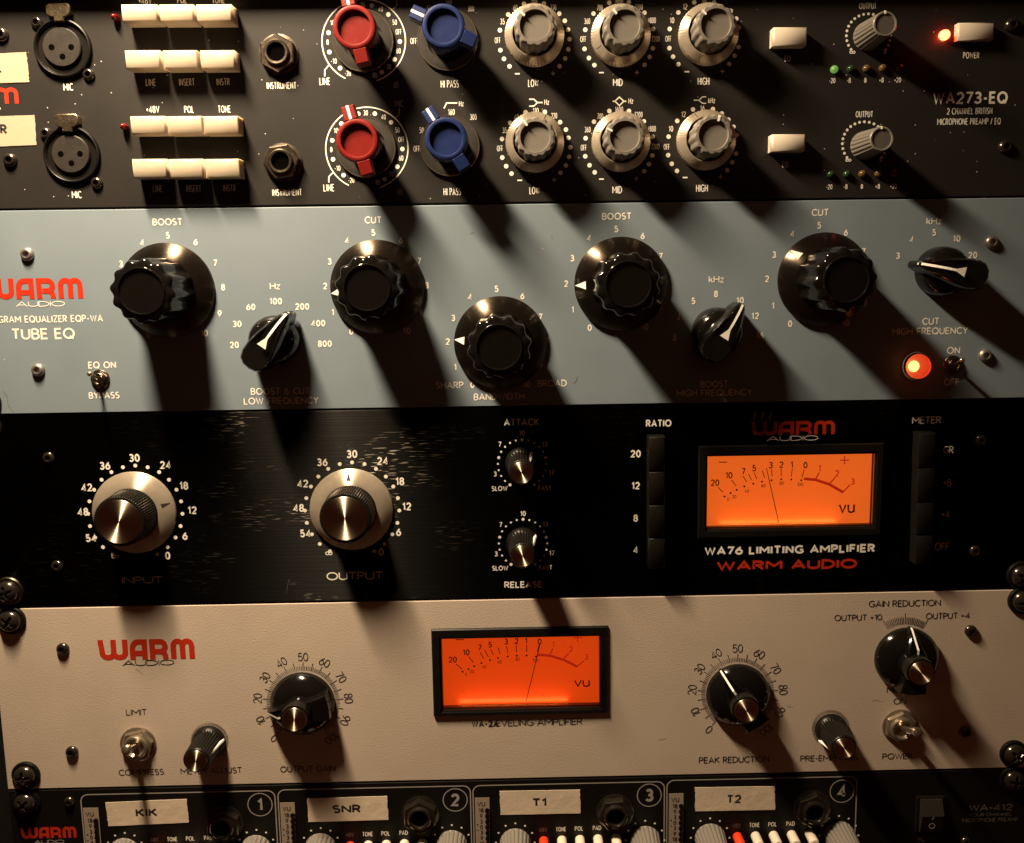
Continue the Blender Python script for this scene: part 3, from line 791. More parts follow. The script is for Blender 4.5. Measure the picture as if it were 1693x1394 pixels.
# ================================================================== the rack and its five units
Z = {1: (267.05, 355.15), 2: (178.2, 266.3), 3: (89.3, 177.4), 4: (.4, 88.5), 5: (-44.05, -.45)}
def rail(x, label):
    t = thing('rack_rail', label, 'rack rail', (x, 0, -60))
    mb = MB(); mb.box(-11, 11, 0, 420, -6.2, -4.2, .3)
    part('front_flange', mb, 'edge', t, x, -60)
    s = 1 if x > 0 else -1
    part('side_flange', MB().box(8*s-1.2, 8*s+1.2, 0, 420, -60, -6.25), 'edge', t, x, -60)
rail(-232.5, 'dark steel rack rail behind the left ends of the panels')
rail(232.5, 'dark steel rack rail behind the right ends of the panels')
t = thing('rack_side_panel', 'dark wooden side of the rack beyond the left rail', 'rack side', (-262, 0, -60))
part('side_board', MB().box(-9, 9, 0, 420, -80, -2, .6), 'edge', t, -262, -60)
t = thing('rack_side_panel', 'dark wooden side of the rack beyond the right rail', 'rack side', (262, 0, -60))
part('side_board', MB().box(-9, 9, 0, 420, -80, -2, .6), 'edge', t, 262, -60)
# the deeper lip of the gear above the frame throws the dark band along the top
t = thing('blank_panel', 'black lip of the blank panel above the dark grey preamp', 'blank panel', (0, 0, 356))
part('front_panel', MB().box(-241.3, 241.3, 0, 44, -3, 8.2, .3), 'edge', t, 0, 356)

# ------------------------------------------------------------------ UNIT 1: dark grey two-channel preamp
u = Unit('preamp_equalizer', 'dark grey two channel preamp with red and blue winged knobs, top of the rack', 'preamp', *Z[1], 'dark')
A = lambda x, y: (x/3.848, y/3.848)                    # first close-up
B = lambda x, y: (400 + x/3.848, y/3.848)
C3 = lambda x, y: (800 + x/3.848, y/3.848)
D = lambda x, y: (1230 + x/3.656, y/3.656)
def pl(fn, *pts): return [fn(*p) for p in pts]
DOTR = 3.7
# sockets
xlr(u, 105.6, 80.6, -.2, .3); xlr_tab(u, 95, 17)
xlr(u, 120.3, 256, -.2, .2); xlr_tab(u, 109, 200)
for q in ((62, 38), (147.6, 124), (76.7, 221), (161, 303)): screw(u, *q, 2.5, 1.7)
for q in ((4, 58), (18, 265), (1671.7, 42), (1660.8, 243)): screw(u, *q, 2.9, 2.0)
u.t('MIC', 113, 144, 16, 12, .2); u.t('MIC', 127, 322, 16, 12, .2)
# tapes at the left edge
sticker(u, [(-48, 91), (44, 86.5), (49, 136), (-48, 139)], 'L', -1, 113, 10, 14, 'cream label tape lettered L', 'tape_old')  # tape_old: same tape, darkened in colour to offset the strong lamp light
sticker(u, [(-45, 194), (57.5, 190.5), (60.5, 240), (-42, 244)], 'R', 6.5, 214, 12, 16.5, 'cream label tape lettered R', 'tape_old')  # tape_old: same tape, darkened in colour to offset the strong lamp light
u.logo(-48, 159, 157, 26); u.t('AUDIO', -42, 180, 86, 9, .15, name='maker_logo', label='white maker lettering')
# buttons
rows = [((199, 260), (262, 320), (323, 383), 7, 35), ((205, 265), (268, 326), (329.5, 388), 83, 113), ((214, 274), (275.5, 334), (335, 394), 192, 221), ((217, 276), (278.6, 336), (338, 396), 263, 293.5)]
for i, r in enumerate(rows):
    for a, b in r[:3]: button(u, (a+.4, b+.1, r[3], r[4]), 8.6 if i == 0 else 7.2)
for q, s, w in (((240, 1), '+48V', 22), ((301, 0), 'POL', 16), ((361, 0), 'TONE', 21), ((252.6, 181), '+48V', 22), ((312.6, 181), 'POL', 16), ((371, 180.6), 'TONE', 21),
                ((249.5, 136.4), 'LINE', 17), ((309, 136), 'INSERT', 26), ((369, 135.4), 'INSTR', 22), ((261, 312), 'LINE', 16), ((320.4, 312), 'INSERT', 25), ((379.4, 311), 'INSTR', 21)):
    u.t(s, *q, w, 11.5, .19)
led(u, 193.6, 31, 6, 'led_red', 'unlit red lamp beside the buttons', 4); led(u, 208.4, 211, 6, 'led_red', 'unlit red lamp beside the buttons', 4)
jack(u, 461.5, 90.5, 31, 0); jack(u, 468.5, 269, 30, 22)
u.t('INSTRUMENT', 465.5, 141.6, 49, 11, .19); u.t('INSTRUMENT', 474.6, 318.3, 49, 11, .19)
# gain knobs and their printed rings
def gain_scale(cx, cy, R0):
    nm = 'dial_scale'; u.gid += 1
    lab = [(-154, '-20'), (-124, '-10'), (-92, '0'), (-60, '10'), (-30, '20'), (-2, '30'), (28, '40'), (59, '50'), (75.5, 'OFF'), (106, '60'), (136, '70'), (162, '80')]
    rr = R0*.865
    for a, s in lab:
        x, y = cx + rr*math.sin(R(a)), cy - rr*math.cos(R(a))
        u.t(s, x, y, {1: 4, 2: 7.5, 3: 10}[len(s)], 8.6, .2, name=nm)
    for a in (-139, -108, -77, -46, -14, 13, 43, 91, 121, 150):
        u.dot(cx + rr*math.sin(R(a)), cy - rr*math.cos(R(a)), DOTR, name=nm)
    u.line([(cx + R0*math.sin(R(a)), cy - R0*math.cos(R(a))) for a in range(-154, 163, 4)], 2.0, name=nm)
gain_scale(601.4, 67.8, 69); gain_scale(606.6, 245.4, 68)
wing_knob(u, 601.0, 68.3, -12, 'red', 'red winged gain knob turned a little left'); wing_knob(u, 605.4, 244.6, -15, 'red', 'red winged gain knob')
u.gid += 1; u.line(pl(B, (553, 415), (527, 447), (527, 487)), 2.0); u.t('LINE', *B(527, 518), 18, 12, .2)
u.gid += 1; u.line(pl(B, (578, 1100), (553, 1125), (553, 1162)), 2.0); u.t('LINE', *B(553, 1195), 18, 12, .2)
u.gid += 1; u.line(pl(B, (960, 60), (985, 37), (985, -10)), 1.6, 'grey_ink'); u.gid += 1; u.line(pl(B, (978, 752), (1001, 727), (1001, 690)), 1.6, 'grey_ink')
u.t('MIC', *B(1000, 660), 14, 11, .18, 'grey_ink'); u.t('dB', *B(980, 540), 9, 10.5, .18, 'grey_ink'); u.t('dB', *B(1005, 1220), 9, 10.5, .18, 'grey_ink')
wing_knob(u, 740.2, 66.5, -64, 'blue_k', 'blue winged filter knob pointing left'); wing_knob(u, 744.0, 242.2, -32, 'blue_k', 'blue winged filter knob pointing upper left')
u.gid += 1
for s, q, w in (('OFF', (1092, 262), 10.5), ('160', (1317, 20), 10), ('300', (1457, 55), 10.5), ('50', (1190, 55), 7), ('OFF', (1112, 947), 10.5), ('50', (1143, 830), 7), ('160', (1333, 713), 11), ('300', (1472, 745), 11)):
    if q == (1112, 947): u.gid += 1
    u.t(s, *B(*q), w, 9.6, .2, name='dial_scale')
u.gid += 1; u.line(pl(B, (1286, 690), (1302, 656), (1370, 656)), 2.2); u.t('Hz', *B(1396, 660), 8, 9, .2)
u.t('HI PASS', *B(1322, 535), 30, 12, .2); u.t('HI PASS', *B(1338, 1220), 29, 12, .2)
# six silver-skirted EQ knobs
EQK = [((321, 236), -48, -60, 'grey scalloped low knob on silver skirt', [(255, 25), (382, 22), (480, 88), (515, 133), (535, 190), (545, 250), (537, 315), (517, 373), (482, 422), (155, 93), (102, 193), (105, 320), (128, 375), (163, 423)],
        [('110', 320, 15), ('60', 200, 50), ('220', 442, 47), ('35', 118, 138), ('OFF', 88, 257)], (213, 470), (440, 468), 'LOW', (315, 530), 17.5),
       ((866, 237), -37, -120, 'grey scalloped mid knob on silver skirt', [(797, 18), (923, 15), (697, 87), (645, 190), (640, 312), (668, 370), (703, 415), (1022, 82), (1077, 185), (1075, 308), (1055, 363), (1022, 413)],
        [('1600', 860, 0), ('700', 738, 50), ('3200', 985, 45), ('360', 657, 135), ('4800', 1068, 130), ('OFF', 632, 250), ('7200', 1093, 248)], (747, 463), (973, 462), 'MID', (852, 525), 16),
       ((1420, 230), -47, -52, 'grey scalloped high knob on silver skirt', [(1338, 15), (1465, 15), (1237, 80), (1182, 185), (1180, 307), (1203, 362), (1237, 410), (1570, 70), (1605, 120), (1623, 175), (1620, 300), (1595, 355), (1560, 408)],
        [('12', 1280, 43), ('16', 1400, 3), ('10', 1197, 130), ('OFF', 1173, 248)], (1290, 457), (1517, 455), 'HIGH', (1397, 518), 19.5),
       ((323, 913), -36, 24, 'grey scalloped low knob on silver skirt', [(265, 715), (388, 713), (485, 778), (522, 825), (538, 878), (550, 938), (542, 998), (522, 1053), (487, 1100), (168, 783), (115, 885), (117, 1003), (142, 1058), (176, 1105)],
        [('110', 330, 705), ('60', 208, 745), ('220', 447, 737), ('35', 132, 830), ('OFF', 102, 945)], (228, 1148), (447, 1145), 'LOW', (322, 1213), 17),
       ((867, 909), -67, -70, 'grey scalloped mid knob on silver skirt', [(798, 707), (923, 707), (700, 775), (647, 880), (645, 995), (672, 1052), (705, 1097), (1018, 773), (1073, 870), (1072, 990), (1050, 1045), (1020, 1090)],
        [('1600', 860, 697), ('700', 740, 740), ('3200', 983, 730), ('360', 660, 825), ('4800', 1068, 820), ('OFF', 635, 940), ('7200', 1090, 933)], (748, 1140), (970, 1137), 'MID', (848, 1208), 16),
       ((1406, 899), 18, -27, 'grey scalloped high knob on silver skirt', [(1330, 697), (1457, 695), (1230, 770), (1175, 870), (1172, 988), (1195, 1043), (1228, 1088), (1513, 723), (1555, 762), (1588, 808), (1608, 860), (1605, 978), (1580, 1033), (1548, 1083)],
        [('12', 1270, 728), ('16', 1390, 690), ('10', 1190, 820), ('OFF', 1163, 935)], (1280, 1130), (1505, 1127), 'HIGH', (1387, 1198), 19.5)]
for c, a1, a2, lab, dots, labs, mn, pls, nm, tq, tw in EQK:
    u.gid += 1
    eq_knob(u, *C3(*c), a1, a2, lab)
    for q in dots: u.dot(*C3(*q), DOTR)
    for s, x, y in labs: u.t(s, *C3(x, y), {2: 7.5, 3: 9.8, 4: 13.5}[len(s)], 9.3, .19, name='dial_scale')
    x, y = C3(*mn); u.line([(x-4, y), (x+4, y)], 2.2, name='dial_scale')
    x, y = C3(*pls); u.line([(x-3.4, y), (x+3.4, y)], 1.4, name='dial_scale'); u.line([(x, y-3.6), (x, y+3.6)], 1.4, name='dial_scale')
    u.t(nm, *C3(*tq), tw, 12, .2)
u.gid += 1; u.line(pl(C3, (288, 632), (318, 632), (340, 653), (374, 653)), 2.2); u.line(pl(C3, (288, 676), (318, 676), (339, 655)), 2.2); u.t('Hz', *C3(400, 650), 8, 9, .2)
u.gid += 1; u.line(pl(C3, (862, 618), (890, 645), (862, 672), (834, 645)), 2.2, closed=True); u.line(pl(C3, (820, 645), (834, 645)), 2.2); u.line(pl(C3, (890, 645), (906, 645)), 2.2); u.t('Hz', *C3(935, 643), 8, 9, .2)
u.gid += 1; u.line(pl(C3, (1335, 638), (1368, 638), (1391, 617), (1414, 617)), 1.8); u.line(pl(C3, (1369, 640), (1391, 658), (1414, 658)), 1.8); u.t('kHz', *C3(1449, 640), 11.5, 9, .2)
# right end
button(u, (1279.5, 1334, 45, 74.5), 5.6, m='white_btn'); button(u, (1277, 1331, 222, 249.7), 6.0, m='white_btn'); button(u, (1585.6, 1643, 37.5, 65.6), 3.6, m='white_btn')  # white_btn: cream plastic, lightened in colour to make up for weak light
u.t('EQ', 1302, 97, 10, 9.6, .2); u.t('EQ', 1298, 272, 10, 9.6, .2); u.t('POWER', 1605.5, 91.6, 27, 10, .2)
for q, c, lab, ty in (((1433.5, 60.5), (1435.7, 59.6), 'grey fluted output knob', (1434.6, 10)), ((1428.5, 241), (1429, 238), 'grey fluted output knob', (1428.9, 189))):
    out_knob(u, *q, -3, lab); u.gid += 1
    for i in range(21):
        a = -128 + i*256/20
        u.dot(c[0] + 36.5*math.sin(R(a)), c[1] - 36.5*math.cos(R(a)), 2.3)
    u.t('OUTPUT', *ty, 28.7, 10, .19)
    u.t('~', c[0]-26.5, c[1]+27, 10, 6.5, .2, name='dial_scale'); u.t('0', c[0]+27, c[1]+26, 4, 8, .2, name='dial_scale')
for i, (x, m, lab) in enumerate(((542, 'led_green_on', 'lit green level lamp'), (642, 'led_green', 'unlit green level lamp'), (737, 'led_amber', 'unlit amber level lamp'), (835, 'led_amber', 'unlit amber level lamp'), (932, 'led_red', 'unlit red level lamp'))):
    led(u, *D(x, 422 - i*2.5), 6, m, lab)
    led(u, *D(x - 22 - i*1.5, 1057 - i*2), 6, 'led_green' if i < 2 else m, 'unlit level lamp')
    s = ('-20', '-8', '0', '+8', '+20')[i]; w = (10.5, 7, 4, 8, 11.5)[i]
    u.t(s, *D((533, 633, 733, 830, 928)[i], 488 - i*1), w, 8, .2); u.t(s, *D((515, 613, 712, 807, 903)[i], 1130 - i*1), w, 8, .2)
led(u, 1559.6, 59.2, 8, 'led_red_on', 'glowing red power lamp', 3.2)
u.t('WA273-EQ', 1604, 162, 124, 19.7, .2, track=.16); u.t('2 CHANNEL BRITISH', 1603, 183.8, 75, 10.6, .14); u.t('MICROPHONE PREAMP / EQ', 1602, 201, 105, 10.4, .14)
u.flush()

# ------------------------------------------------------------------ UNIT 2: pale blue-grey tube equalizer
u = Unit('tube_equalizer', 'pale blue grey tube equalizer panel with five large black knobs', 'equalizer', *Z[2], 'blue')
A = lambda x, y: (x/3.848, 340 + y/3.848)
B = lambda x, y: (370 + x/3.984, 340 + y/3.984)
C3 = lambda x, y: (700 + x/3.848, 340 + y/3.848)
D = lambda x, y: (1090 + x/2.807, 340 + y/2.807)
u.logo(55.6, 477.3, 162.6, 34.5); u.t('AUDIO', 67, 502.6, 81, 9, .14, name='maker_logo', track=.3)
u.t('PROGRAM EQUALIZER EQP-WA', 70, 527.5, 201, 12, .16); u.t('TUBE EQ', 71.5, 552, 105, 19, .17)
for q in ((46, 420.6), (64, 611.6), (1638.6, 400.6), (1628, 587.6)): screw(u, *q, 2.9, 1.9, 'bare')
toggle(u, 166.3, 626.5, 146.8, 617.5, 12, .5, label='small chrome toggle switched up', nut='nut')
u.t('EQ ON', 169, 603.5, 46, 11.7, .17); u.t('BYPASS', 172.3, 653.7, 51, 11.7, .17)
def nums(fn, items, h=11.2, wt=.2, m='white'):
    u.gid += 1
    for s, x, y in items:
        u.t(s, *fn(x, y), None, h, wt, name='dial_scale', track=.18, m=m)
nums(A, [('4', 905, 235), ('5', 1068, 190), ('6', 1245, 232), ('7', 1370, 365), ('8', 1420, 520), ('9', 1398, 687), ('10', 1300, 812), ('0', 945, 820), ('1', 828, 705), ('2', 735, 530), ('3', 770, 372)])
big_knob(u, 277.8, 480.2, -98, 'big black scalloped knob, low boost')
u.t('BOOST', 276.8, 367, 49.4, 11.7, .17)
nums(B, [('20', 70, 918), ('30', 88, 780), ('60', 178, 668), ('100', 343, 630), ('200', 517, 665), ('400', 622, 775), ('800', 666, 910)])
beak_knob(u, 457.5, 562, 36, 'black beaked switch knob pointing to 200')
u.t('Hz', *B(338, 530), 17.5, 11.5, .15); u.t('BOOST & CUT', 463.6, 646.7, 98, 11.7, .16); u.t('LOW FREQUENCY', 465, 662.5, 124, 11.7, .16)
nums(B, [('4', 812, 230), ('5', 985, 178), ('6', 1165, 228), ('7', 1288, 365), ('8', 1337, 525), ('9', 1300, 700), ('10', 1205, 825), ('0', 840, 828), ('1', 718, 703), ('2', 668, 530), ('3', 697, 368)])
big_knob(u, 624.5, 474.8, -97, 'big black scalloped knob, low cut')
u.t('CUT', 617, 363.8, 28, 11.7, .17)
nums(C3, [('5', 465, 530), ('4', 297, 580), ('6', 630, 575), ('7', 745, 708), ('8', 790, 855), ('9', 748, 1017), ('10', 657, 1137), ('0', 312, 1140), ('1', 203, 1028), ('2', 155, 865), ('3', 190, 715)])
big_knob(u, 827.5, 566.5, -85, 'big black scalloped knob, bandwidth')
u.t('SHARP', *C3(167, 1143), 46, 11.7, .16); u.t('BROAD', *C3(818, 1130), 49, 11.7, .16); u.t('BANDWIDTH', *C3(482, 1215), 84, 11.7, .16)
nums(C3, [('5', 1227, 150), ('4', 1055, 205), ('6', 1395, 193), ('7', 1510, 323), ('8', 1545, 485), ('9', 1505, 650), ('10', 1408, 770), ('0', 1058, 777), ('1', 950, 662), ('2', 908, 497), ('3', 947, 335)])
big_knob(u, 1026.3, 469.8, -91, 'big black scalloped knob, high boost')
u.t('BOOST', *C3(1230, 68), 49, 11.7, .17)
nums(D, [('3', 70, 610), ('4', 90, 520), ('5', 158, 443), ('8', 263, 410), ('10', 375, 440), ('12', 445, 512), ('16', 467, 602)])
beak_knob(u, 1183.5, 548.5, 33, 'black beaked switch knob pointing to 10')
u.t('kHz', *D(265, 342), 25.6, 11.5, .15); u.t('BOOST', *D(255, 828), 46, 11.7, .16); u.t('HIGH FREQUENCY', *D(257, 868), 125, 11.7, .16)
nums(D, [('5', 742, 92), ('4', 618, 130), ('6', 866, 125), ('7', 948, 213), ('10', 865, 543), ('0', 607, 548), ('1', 528, 465), ('2', 500, 340), ('3', 533, 228), ('8', 985, 330), ('9', 955, 455)])
big_knob(u, 1361.5, 462.3, -50, 'big black scalloped knob, high cut')
u.t('CUT', *D(747, 32), 28.5, 11.7, .17)
nums(D, [('3', 1107, 233), ('4', 1172, 157), ('5', 1275, 125), ('10', 1380, 153), ('20', 1454, 230)])
beak_knob(u, 1552, 449, -77, 'black beaked switch knob pointing to 3')
u.t('kHz', *D(1275, 72), 25.6, 11.5, .15); u.t('CUT', *D(1260, 537), 28.5, 11.7, .17); u.t('HIGH FREQUENCY', *D(1258, 582), 125, 11.7, .16)
jw = u.part('jewel_lamp', lambda: MB().lathe([(5.5, 1.0), (5.5, 1.4)] + [(5.5*math.cos(R(q)), 1.4+4.0*math.sin(R(q))) for q in (12, 25, 38, 50, 62, 74, 83)] + [(0, 5.4)], 48), 'jewel', 1515.5, 605.4, label='glowing round red jewel lamp')
sub('bezel', MB().lathe([(6.1, .1), (6.1, 1.0), (5.6, 1.5)], 48), 'blackmetal', jw)
sub('bulb', MB().lathe([(0, .6), (1.9, 1.0), (2.5, 2.1), (1.9, 3.2), (1.0, 3.6), (0, 3.7)], 24, cx=-2.3, cz=.2), 'bulb', jw)
toggle(u, 1574.5, 603.5, 1592, 595, 11, .52, label='small chrome toggle switched up', nut='nut')
for q in ([(5, 646), (12, 655), (13, 668), (22, 681)], [(954, 622), (953, 629), (948, 634)], [(777, 387), (783, 384)], [(911, 388), (913, 395)]): u.line(q, 1.0, 'lining', name='scratch_mark')
u.t('ON', *D(1365, 672), 22, 11.7, .17); u.t('OFF', *D(1357, 818), 26, 11.7, .15)
u.flush()

# ------------------------------------------------------------------ UNIT 3: black brushed limiter
V3 = (1155.5, 1456.4, 738, 885); W3 = (1168.5, 1434.5, 753.5, 863.5)
def hole_for(win, fd):
    (a, d), (b, c) = P(win[0], win[2], fd), P(win[1], win[3], fd); return (a-1.2, b+1.6, c-1.6, d+1.2)
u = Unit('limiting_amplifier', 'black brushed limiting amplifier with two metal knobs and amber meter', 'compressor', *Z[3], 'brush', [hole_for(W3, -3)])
A = lambda x, y: (x/3.848, 670 + y/3.848)
B = lambda x, y: (440 + x/3.256, 670 + y/3.256)
C3 = lambda x, y: (1000 + x/2.443, 670 + y/2.443)
for q in ((80.6, 757), (94.9, 935.6), (1611.8, 911), (1622, 728)): screw(u, *q, 2.6, 1.2)
def wa76_scale(cx, cy, labs, fn):
    u.gid += 1
    for i in range(21):
        a = -152 + i*304/20
        u.dot(cx + 78*math.sin(R(a)), cy - 78*math.cos(R(a)), 3.2)
    for s, x, y in labs: u.t(s, *fn(x, y), None, 13.5, .19, name='dial_scale', track=.16)
wa76_scale(223.8, 847.8, [('30', 855, 335), ('36', 668, 385), ('24', 1053, 380), ('42', 552, 523), ('18', 1170, 512), ('48', 528, 678), ('12', 1223, 668), ('54', 580, 845), ('6', 1177, 832), ('0', 1067, 957)], A)
u.t('~', *A(733, 963), 12, 9, .16, name='dial_scale')
wa76_scale(582.2, 842.5, [('30', 462, 263), ('36', 302, 307), ('24', 627, 300), ('42', 197, 422), ('18', 720, 410), ('48', 175, 553), ('12', 757, 545), ('54', 212, 690), ('6', 713, 683), ('0', 620, 790)], B)
u.t('~', *B(338, 797), 12, 9, .16, name='dial_scale')
metal_knob(u, 223.2, 847, 75, 'large metal input knob pointing right'); metal_knob(u, 581.6, 841.8, -1, 'large metal output knob pointing up')
u.t('INPUT', 235.7, 959, 68, 12, .13); u.t('OUTPUT', 586.8, 952, 94, 14, .15)
for (cx, cy), labs, lab, a in (((863.2, 767.0), [('10', 1378, 150), ('7', 1258, 210), ('13', 1500, 210), ('3', 1233, 370), ('17', 1537, 362)], 'small black fluted attack knob', 42),
                            ((864.8, 898.5), [('10', 1383, 583), ('7', 1263, 643), ('13', 1503, 640), ('3', 1238, 800), ('17', 1538, 795)], 'small black fluted release knob', 57)):
    u.gid += 1
    for i in range(21):
        aa = -150 + 15*i; big = i % 5 == 0
        u.dot(cx + 40*math.sin(R(aa)), cy - 40*math.cos(R(aa)), 2.5 if big else 1.7)
    for s, x, y in labs: u.t(s, *B(x, y), None, 8.6, .17, name='dial_scale')
    small_knob(u, cx-1, cy-1, a, lab)
for q in ([(479, 957), (476, 966), (474, 981)], [(560, 742), (566, 737)]): u.line(q, .6, 'dim_ink', name='scratch_mark')
u.t('ATTACK', 862.3, 698, 58, 11.7, .17); u.t('RELEASE', 865.4, 966.4, 63, 11.2, .18)
for y in (448, 877):
    u.t('SLOW', *B(1257 + (y > 500)*3, y), 26.5, 8.4, .17); u.t('FAST', *B(1500 + (y > 500)*5, y-3), 22, 8.2, .17)
u.t('RATIO', 1089, 699.8, 42, 12, .18); u.t('METER', 1532, 694.6, 48, 12, .14)
yb = [722, 779.7, 835, 890, 941]
for i in range(4): button(u, (1072.5, 1099.5, yb[i]+.8, yb[i+1]-.8), 6.0, name='ratio_button', m='satin', bev=.5)
yb = [716, 774, 831, 885, 934]
for i in range(4): button(u, (1520 - i*1.5, 1546 - i*1.5, yb[i]+.8, yb[i+1]-.8), 6.0, name='meter_button', m='satin', bev=.5)
for s, y in (('20', 196), ('12', 325), ('8', 456), ('4', 584)): u.t(s, *C3(124.5, y), None, 12.6, .19)
for s, x, y in (('GR', 1388, 180), ('+8', 1382, 312), ('+4', 1376, 440), ('OFF', 1362, 570)): u.t(s, *C3(x, y), None, 12.6, .12)
u.logo(1312, 707.5, 136, 23); u.t('AUDIO', *C3(758, 133.5), 85, 8.5, .14, name='maker_logo', track=.3)
for x in (605, 637, 668):
    u.line(pl(C3, *[(x + 5*math.sin(i/8*6.28), 29 + i*4) for i in range(9)]), 2.0, 'grey_ink', name='maker_logo')
u.t('WA76 LIMITING AMPLIFIER', 1305.8, 908.6, 282, 14.7, .25, track=.14); u.t('WARM AUDIO', 1300.9, 933.7, 232.5, 17, .25, 'red_ink', track=.14)
def vu_marks(fn, big, small, dots, ticks, rticks, arcp, hh, hs, lw, arcw, mn, ps, vu):
    mk = []
    for s, x, y in big: mk.append(('t', 'r' if s.startswith('r') else 'k', s.strip('r'), *fn(x, y), None, hh, .17 if s[0] == 'r' else .16))
    for s, x, y in small: mk.append(('t', 'k', s, *fn(x, y), None, hs, .12))
    for x, y in dots: mk.append(('d', 'k', 1.7, *fn(x, y)))
    for a, b in ticks: mk.append(('l', 'k', lw, fn(*a), fn(*b)))
    for a, b in rticks: mk.append(('l', 'r', lw*1.8, fn(*a), fn(*b)))
    mk.append(('l', 'r', arcw, *[fn(*p) for p in arcp]))
    x, y = fn(*mn); mk.append(('l', 'k', 1.4, (x-7, y), (x+7, y)))
    x, y = fn(*ps); mk.append(('l', 'r', 1.8, (x-7.5, y), (x+7.5, y))); mk.append(('l', 'r', 1.8, (x, y-7), (x, y+7)))
    x, y = fn(*vu[:2]); mk.append(('t', 'k', 'vu', x, y, vu[2], vu[3], .13))
    return mk
mk = vu_marks(C3, [('20', 445, 313), ('10', 501, 283), ('7', 560, 267), ('5', 603, 254), ('3', 670, 242), ('2', 713, 240), ('1', 755, 240), ('0', 810, 242), ('r1', 867, 255), ('r2', 938, 275), ('r3', 1001, 308)],
  [('0', 498, 380), ('20', 522, 370), ('40', 573, 347), ('60', 640, 325), ('80', 714, 315), ('100', 789, 320)],
  [(483, 369), (508, 355), (532, 342), (563, 328), (599, 317), (634, 309), (673, 303), (712, 299), (753, 300), (793, 303)],
  [((457, 332), (478, 352)), ((511, 302), (530, 326)), ((557, 285), (573, 310)), ((580, 278), (592, 302)), ((602, 271), (614, 298)), ((636, 265), (645, 293)), ((672, 258), (676, 287)), ((712, 256), (712, 286)), ((757, 256), (753, 287)), ((805, 260), (796, 291))],
  [((866, 271), (852, 296)), ((932, 290), (908, 316)), ((990, 322), (962, 350))], [(803, 297), (850, 301), (905, 319), (963, 352)], 11.0, 6.0, 1.2, 4.6, (477, 230), (968, 222), (977, 410, 27, 22))
vu_meter(u, V3, W3, -3, 1.2, 'vu1', (C3(653, 255), C3(703, 477)), mk)
u.flush()

# ------------------------------------------------------------------ UNIT 4: beige leveling amplifier
V4 = (712.5, 1006, 1041.5, 1179.5); W4 = (732, 987.5, 1052.5, 1160)
u = Unit('leveling_amplifier', 'beige textured leveling amplifier panel with orange meter in the middle', 'compressor', *Z[4], 'beige', [hole_for(W4, -3)])
A = lambda x, y: (x/3.368, 980 + y/3.368)
B = lambda x, y: (400 + x/4.978, 1030 + y/4.978)
C3 = lambda x, y: (690 + x/3.848, 1010 + y/3.848)
D = lambda x, y: (1110 + x/2.904, 970 + y/2.904)
u.logo(243, 1073.5, 157.5, 35.5); u.t('AUDIO', 245.3, 1095.8, 86, 9.8, .13, 'black_ink', name='maker_logo', track=.3)
for q in ((104.5, 1072.6), (119.7, 1242.8), (1604.5, 1043), (1595.5, 1209)): screw(u, *q, 2.9, 1.7)
toggle(u, 229, 1229.5, 207.5, 1240, 14.5, 1.0, label='chrome toggle switched up to limit', a0=18)
u.t('LIMIT', 225.7, 1177.4, 35, 10.7, .12, 'black_ink'); u.t('COMPRESS', 233.7, 1276.5, 75, 10.7, .12, 'black_ink')
def ticks(cx, cy, r0, r1, a0, a1, n, w, long=None, r2=0):
    for i in range(n+1):
        a = R(a0 + (a1-a0)*i/n); rr = r2 if long and i % long == 0 else r1
        u.line([(cx + r0*math.sin(a), cy - r0*math.cos(a)), (cx + rr*math.sin(a), cy - rr*math.cos(a))], w, 'black_ink', name='dial_scale')
u.gid += 1; ticks(346.5, 1226, 27, 31.5, -135, 135, 60, .8)
small_knob(u, 346, 1225, 78, 'small black fluted meter adjust knob', 1.05, 16.0)
u.t('METER ADJUST', 349.5, 1274, 102, 10.7, .12, 'black_ink')
def dial100(cx, cy, hide=()):
    u.gid += 1
    ticks(cx, cy, 53.5, 60.5, -141, 141, 100, .8)
    ticks(cx, cy, 53.5, 67, -141, 141, 20, 1.1)
    for i in range(11):
        a = -141 + 28.2*i
        u.t(str(i*10), cx + 75.5*math.sin(R(a)), cy - 75.5*math.cos(R(a)), None, 14.5, .095, 'black_ink', name='dial_scale', rot=a, track=.14)
dial100(501, 1161.6); bar_knob(u, 501, 1161.6, -99, 'black pointer knob turned down to 10')
u.t('OUTPUT GAIN', 509, 1271, 91.4, 11, .14, 'black_ink')
u.t('WA-2A', 802, 1196.5, 45, 11.5, .2, 'black_ink', track=.15); u.t('LEVELING AMPLIFIER', 887, 1194.2, 152, 11.5, .12, 'black_ink')
dial100(1219.5, 1147.5); bar_knob(u, 1219.5, 1147.5, -34, 'black pointer knob turned to 35')
u.t('PEAK REDUCTION', 1213.5, 1255.8, 116, 11.2, .13, 'black_ink')
u.gid += 1; ticks(1496.5, 1087, 55, 67, -31, 31, 24, 1.0, 12, 73)
bar_knob(u, 1497.5, 1087.5, 1, 'black pointer knob of the meter selector')
u.t('GAIN REDUCTION', 1495.7, 997.5, 119, 11.2, .13, 'black_ink'); u.t('OUTPUT +10', 1418.9, 1021, 79, 10.6, .13, 'black_ink'); u.t('OUTPUT +4', 1567, 1018, 73, 10.6, .13, 'black_ink')
u.t('METER', 1488, 1140.3, 44, 10.6, .13, 'black_ink'); u.t('ON', 1487.8, 1159.4, 21.5, 10.6, .13, 'black_ink')
toggle(u, 1487, 1200, 1518.5, 1211, 14.5, 1.0, label='chrome power toggle switched up', a0=5)
u.t('POWER', 1483.6, 1250, 50, 10.6, .13, 'black_ink')
u.gid += 1; ticks(1373.4, 1205, 27, 31.5, -135, 135, 60, .8)
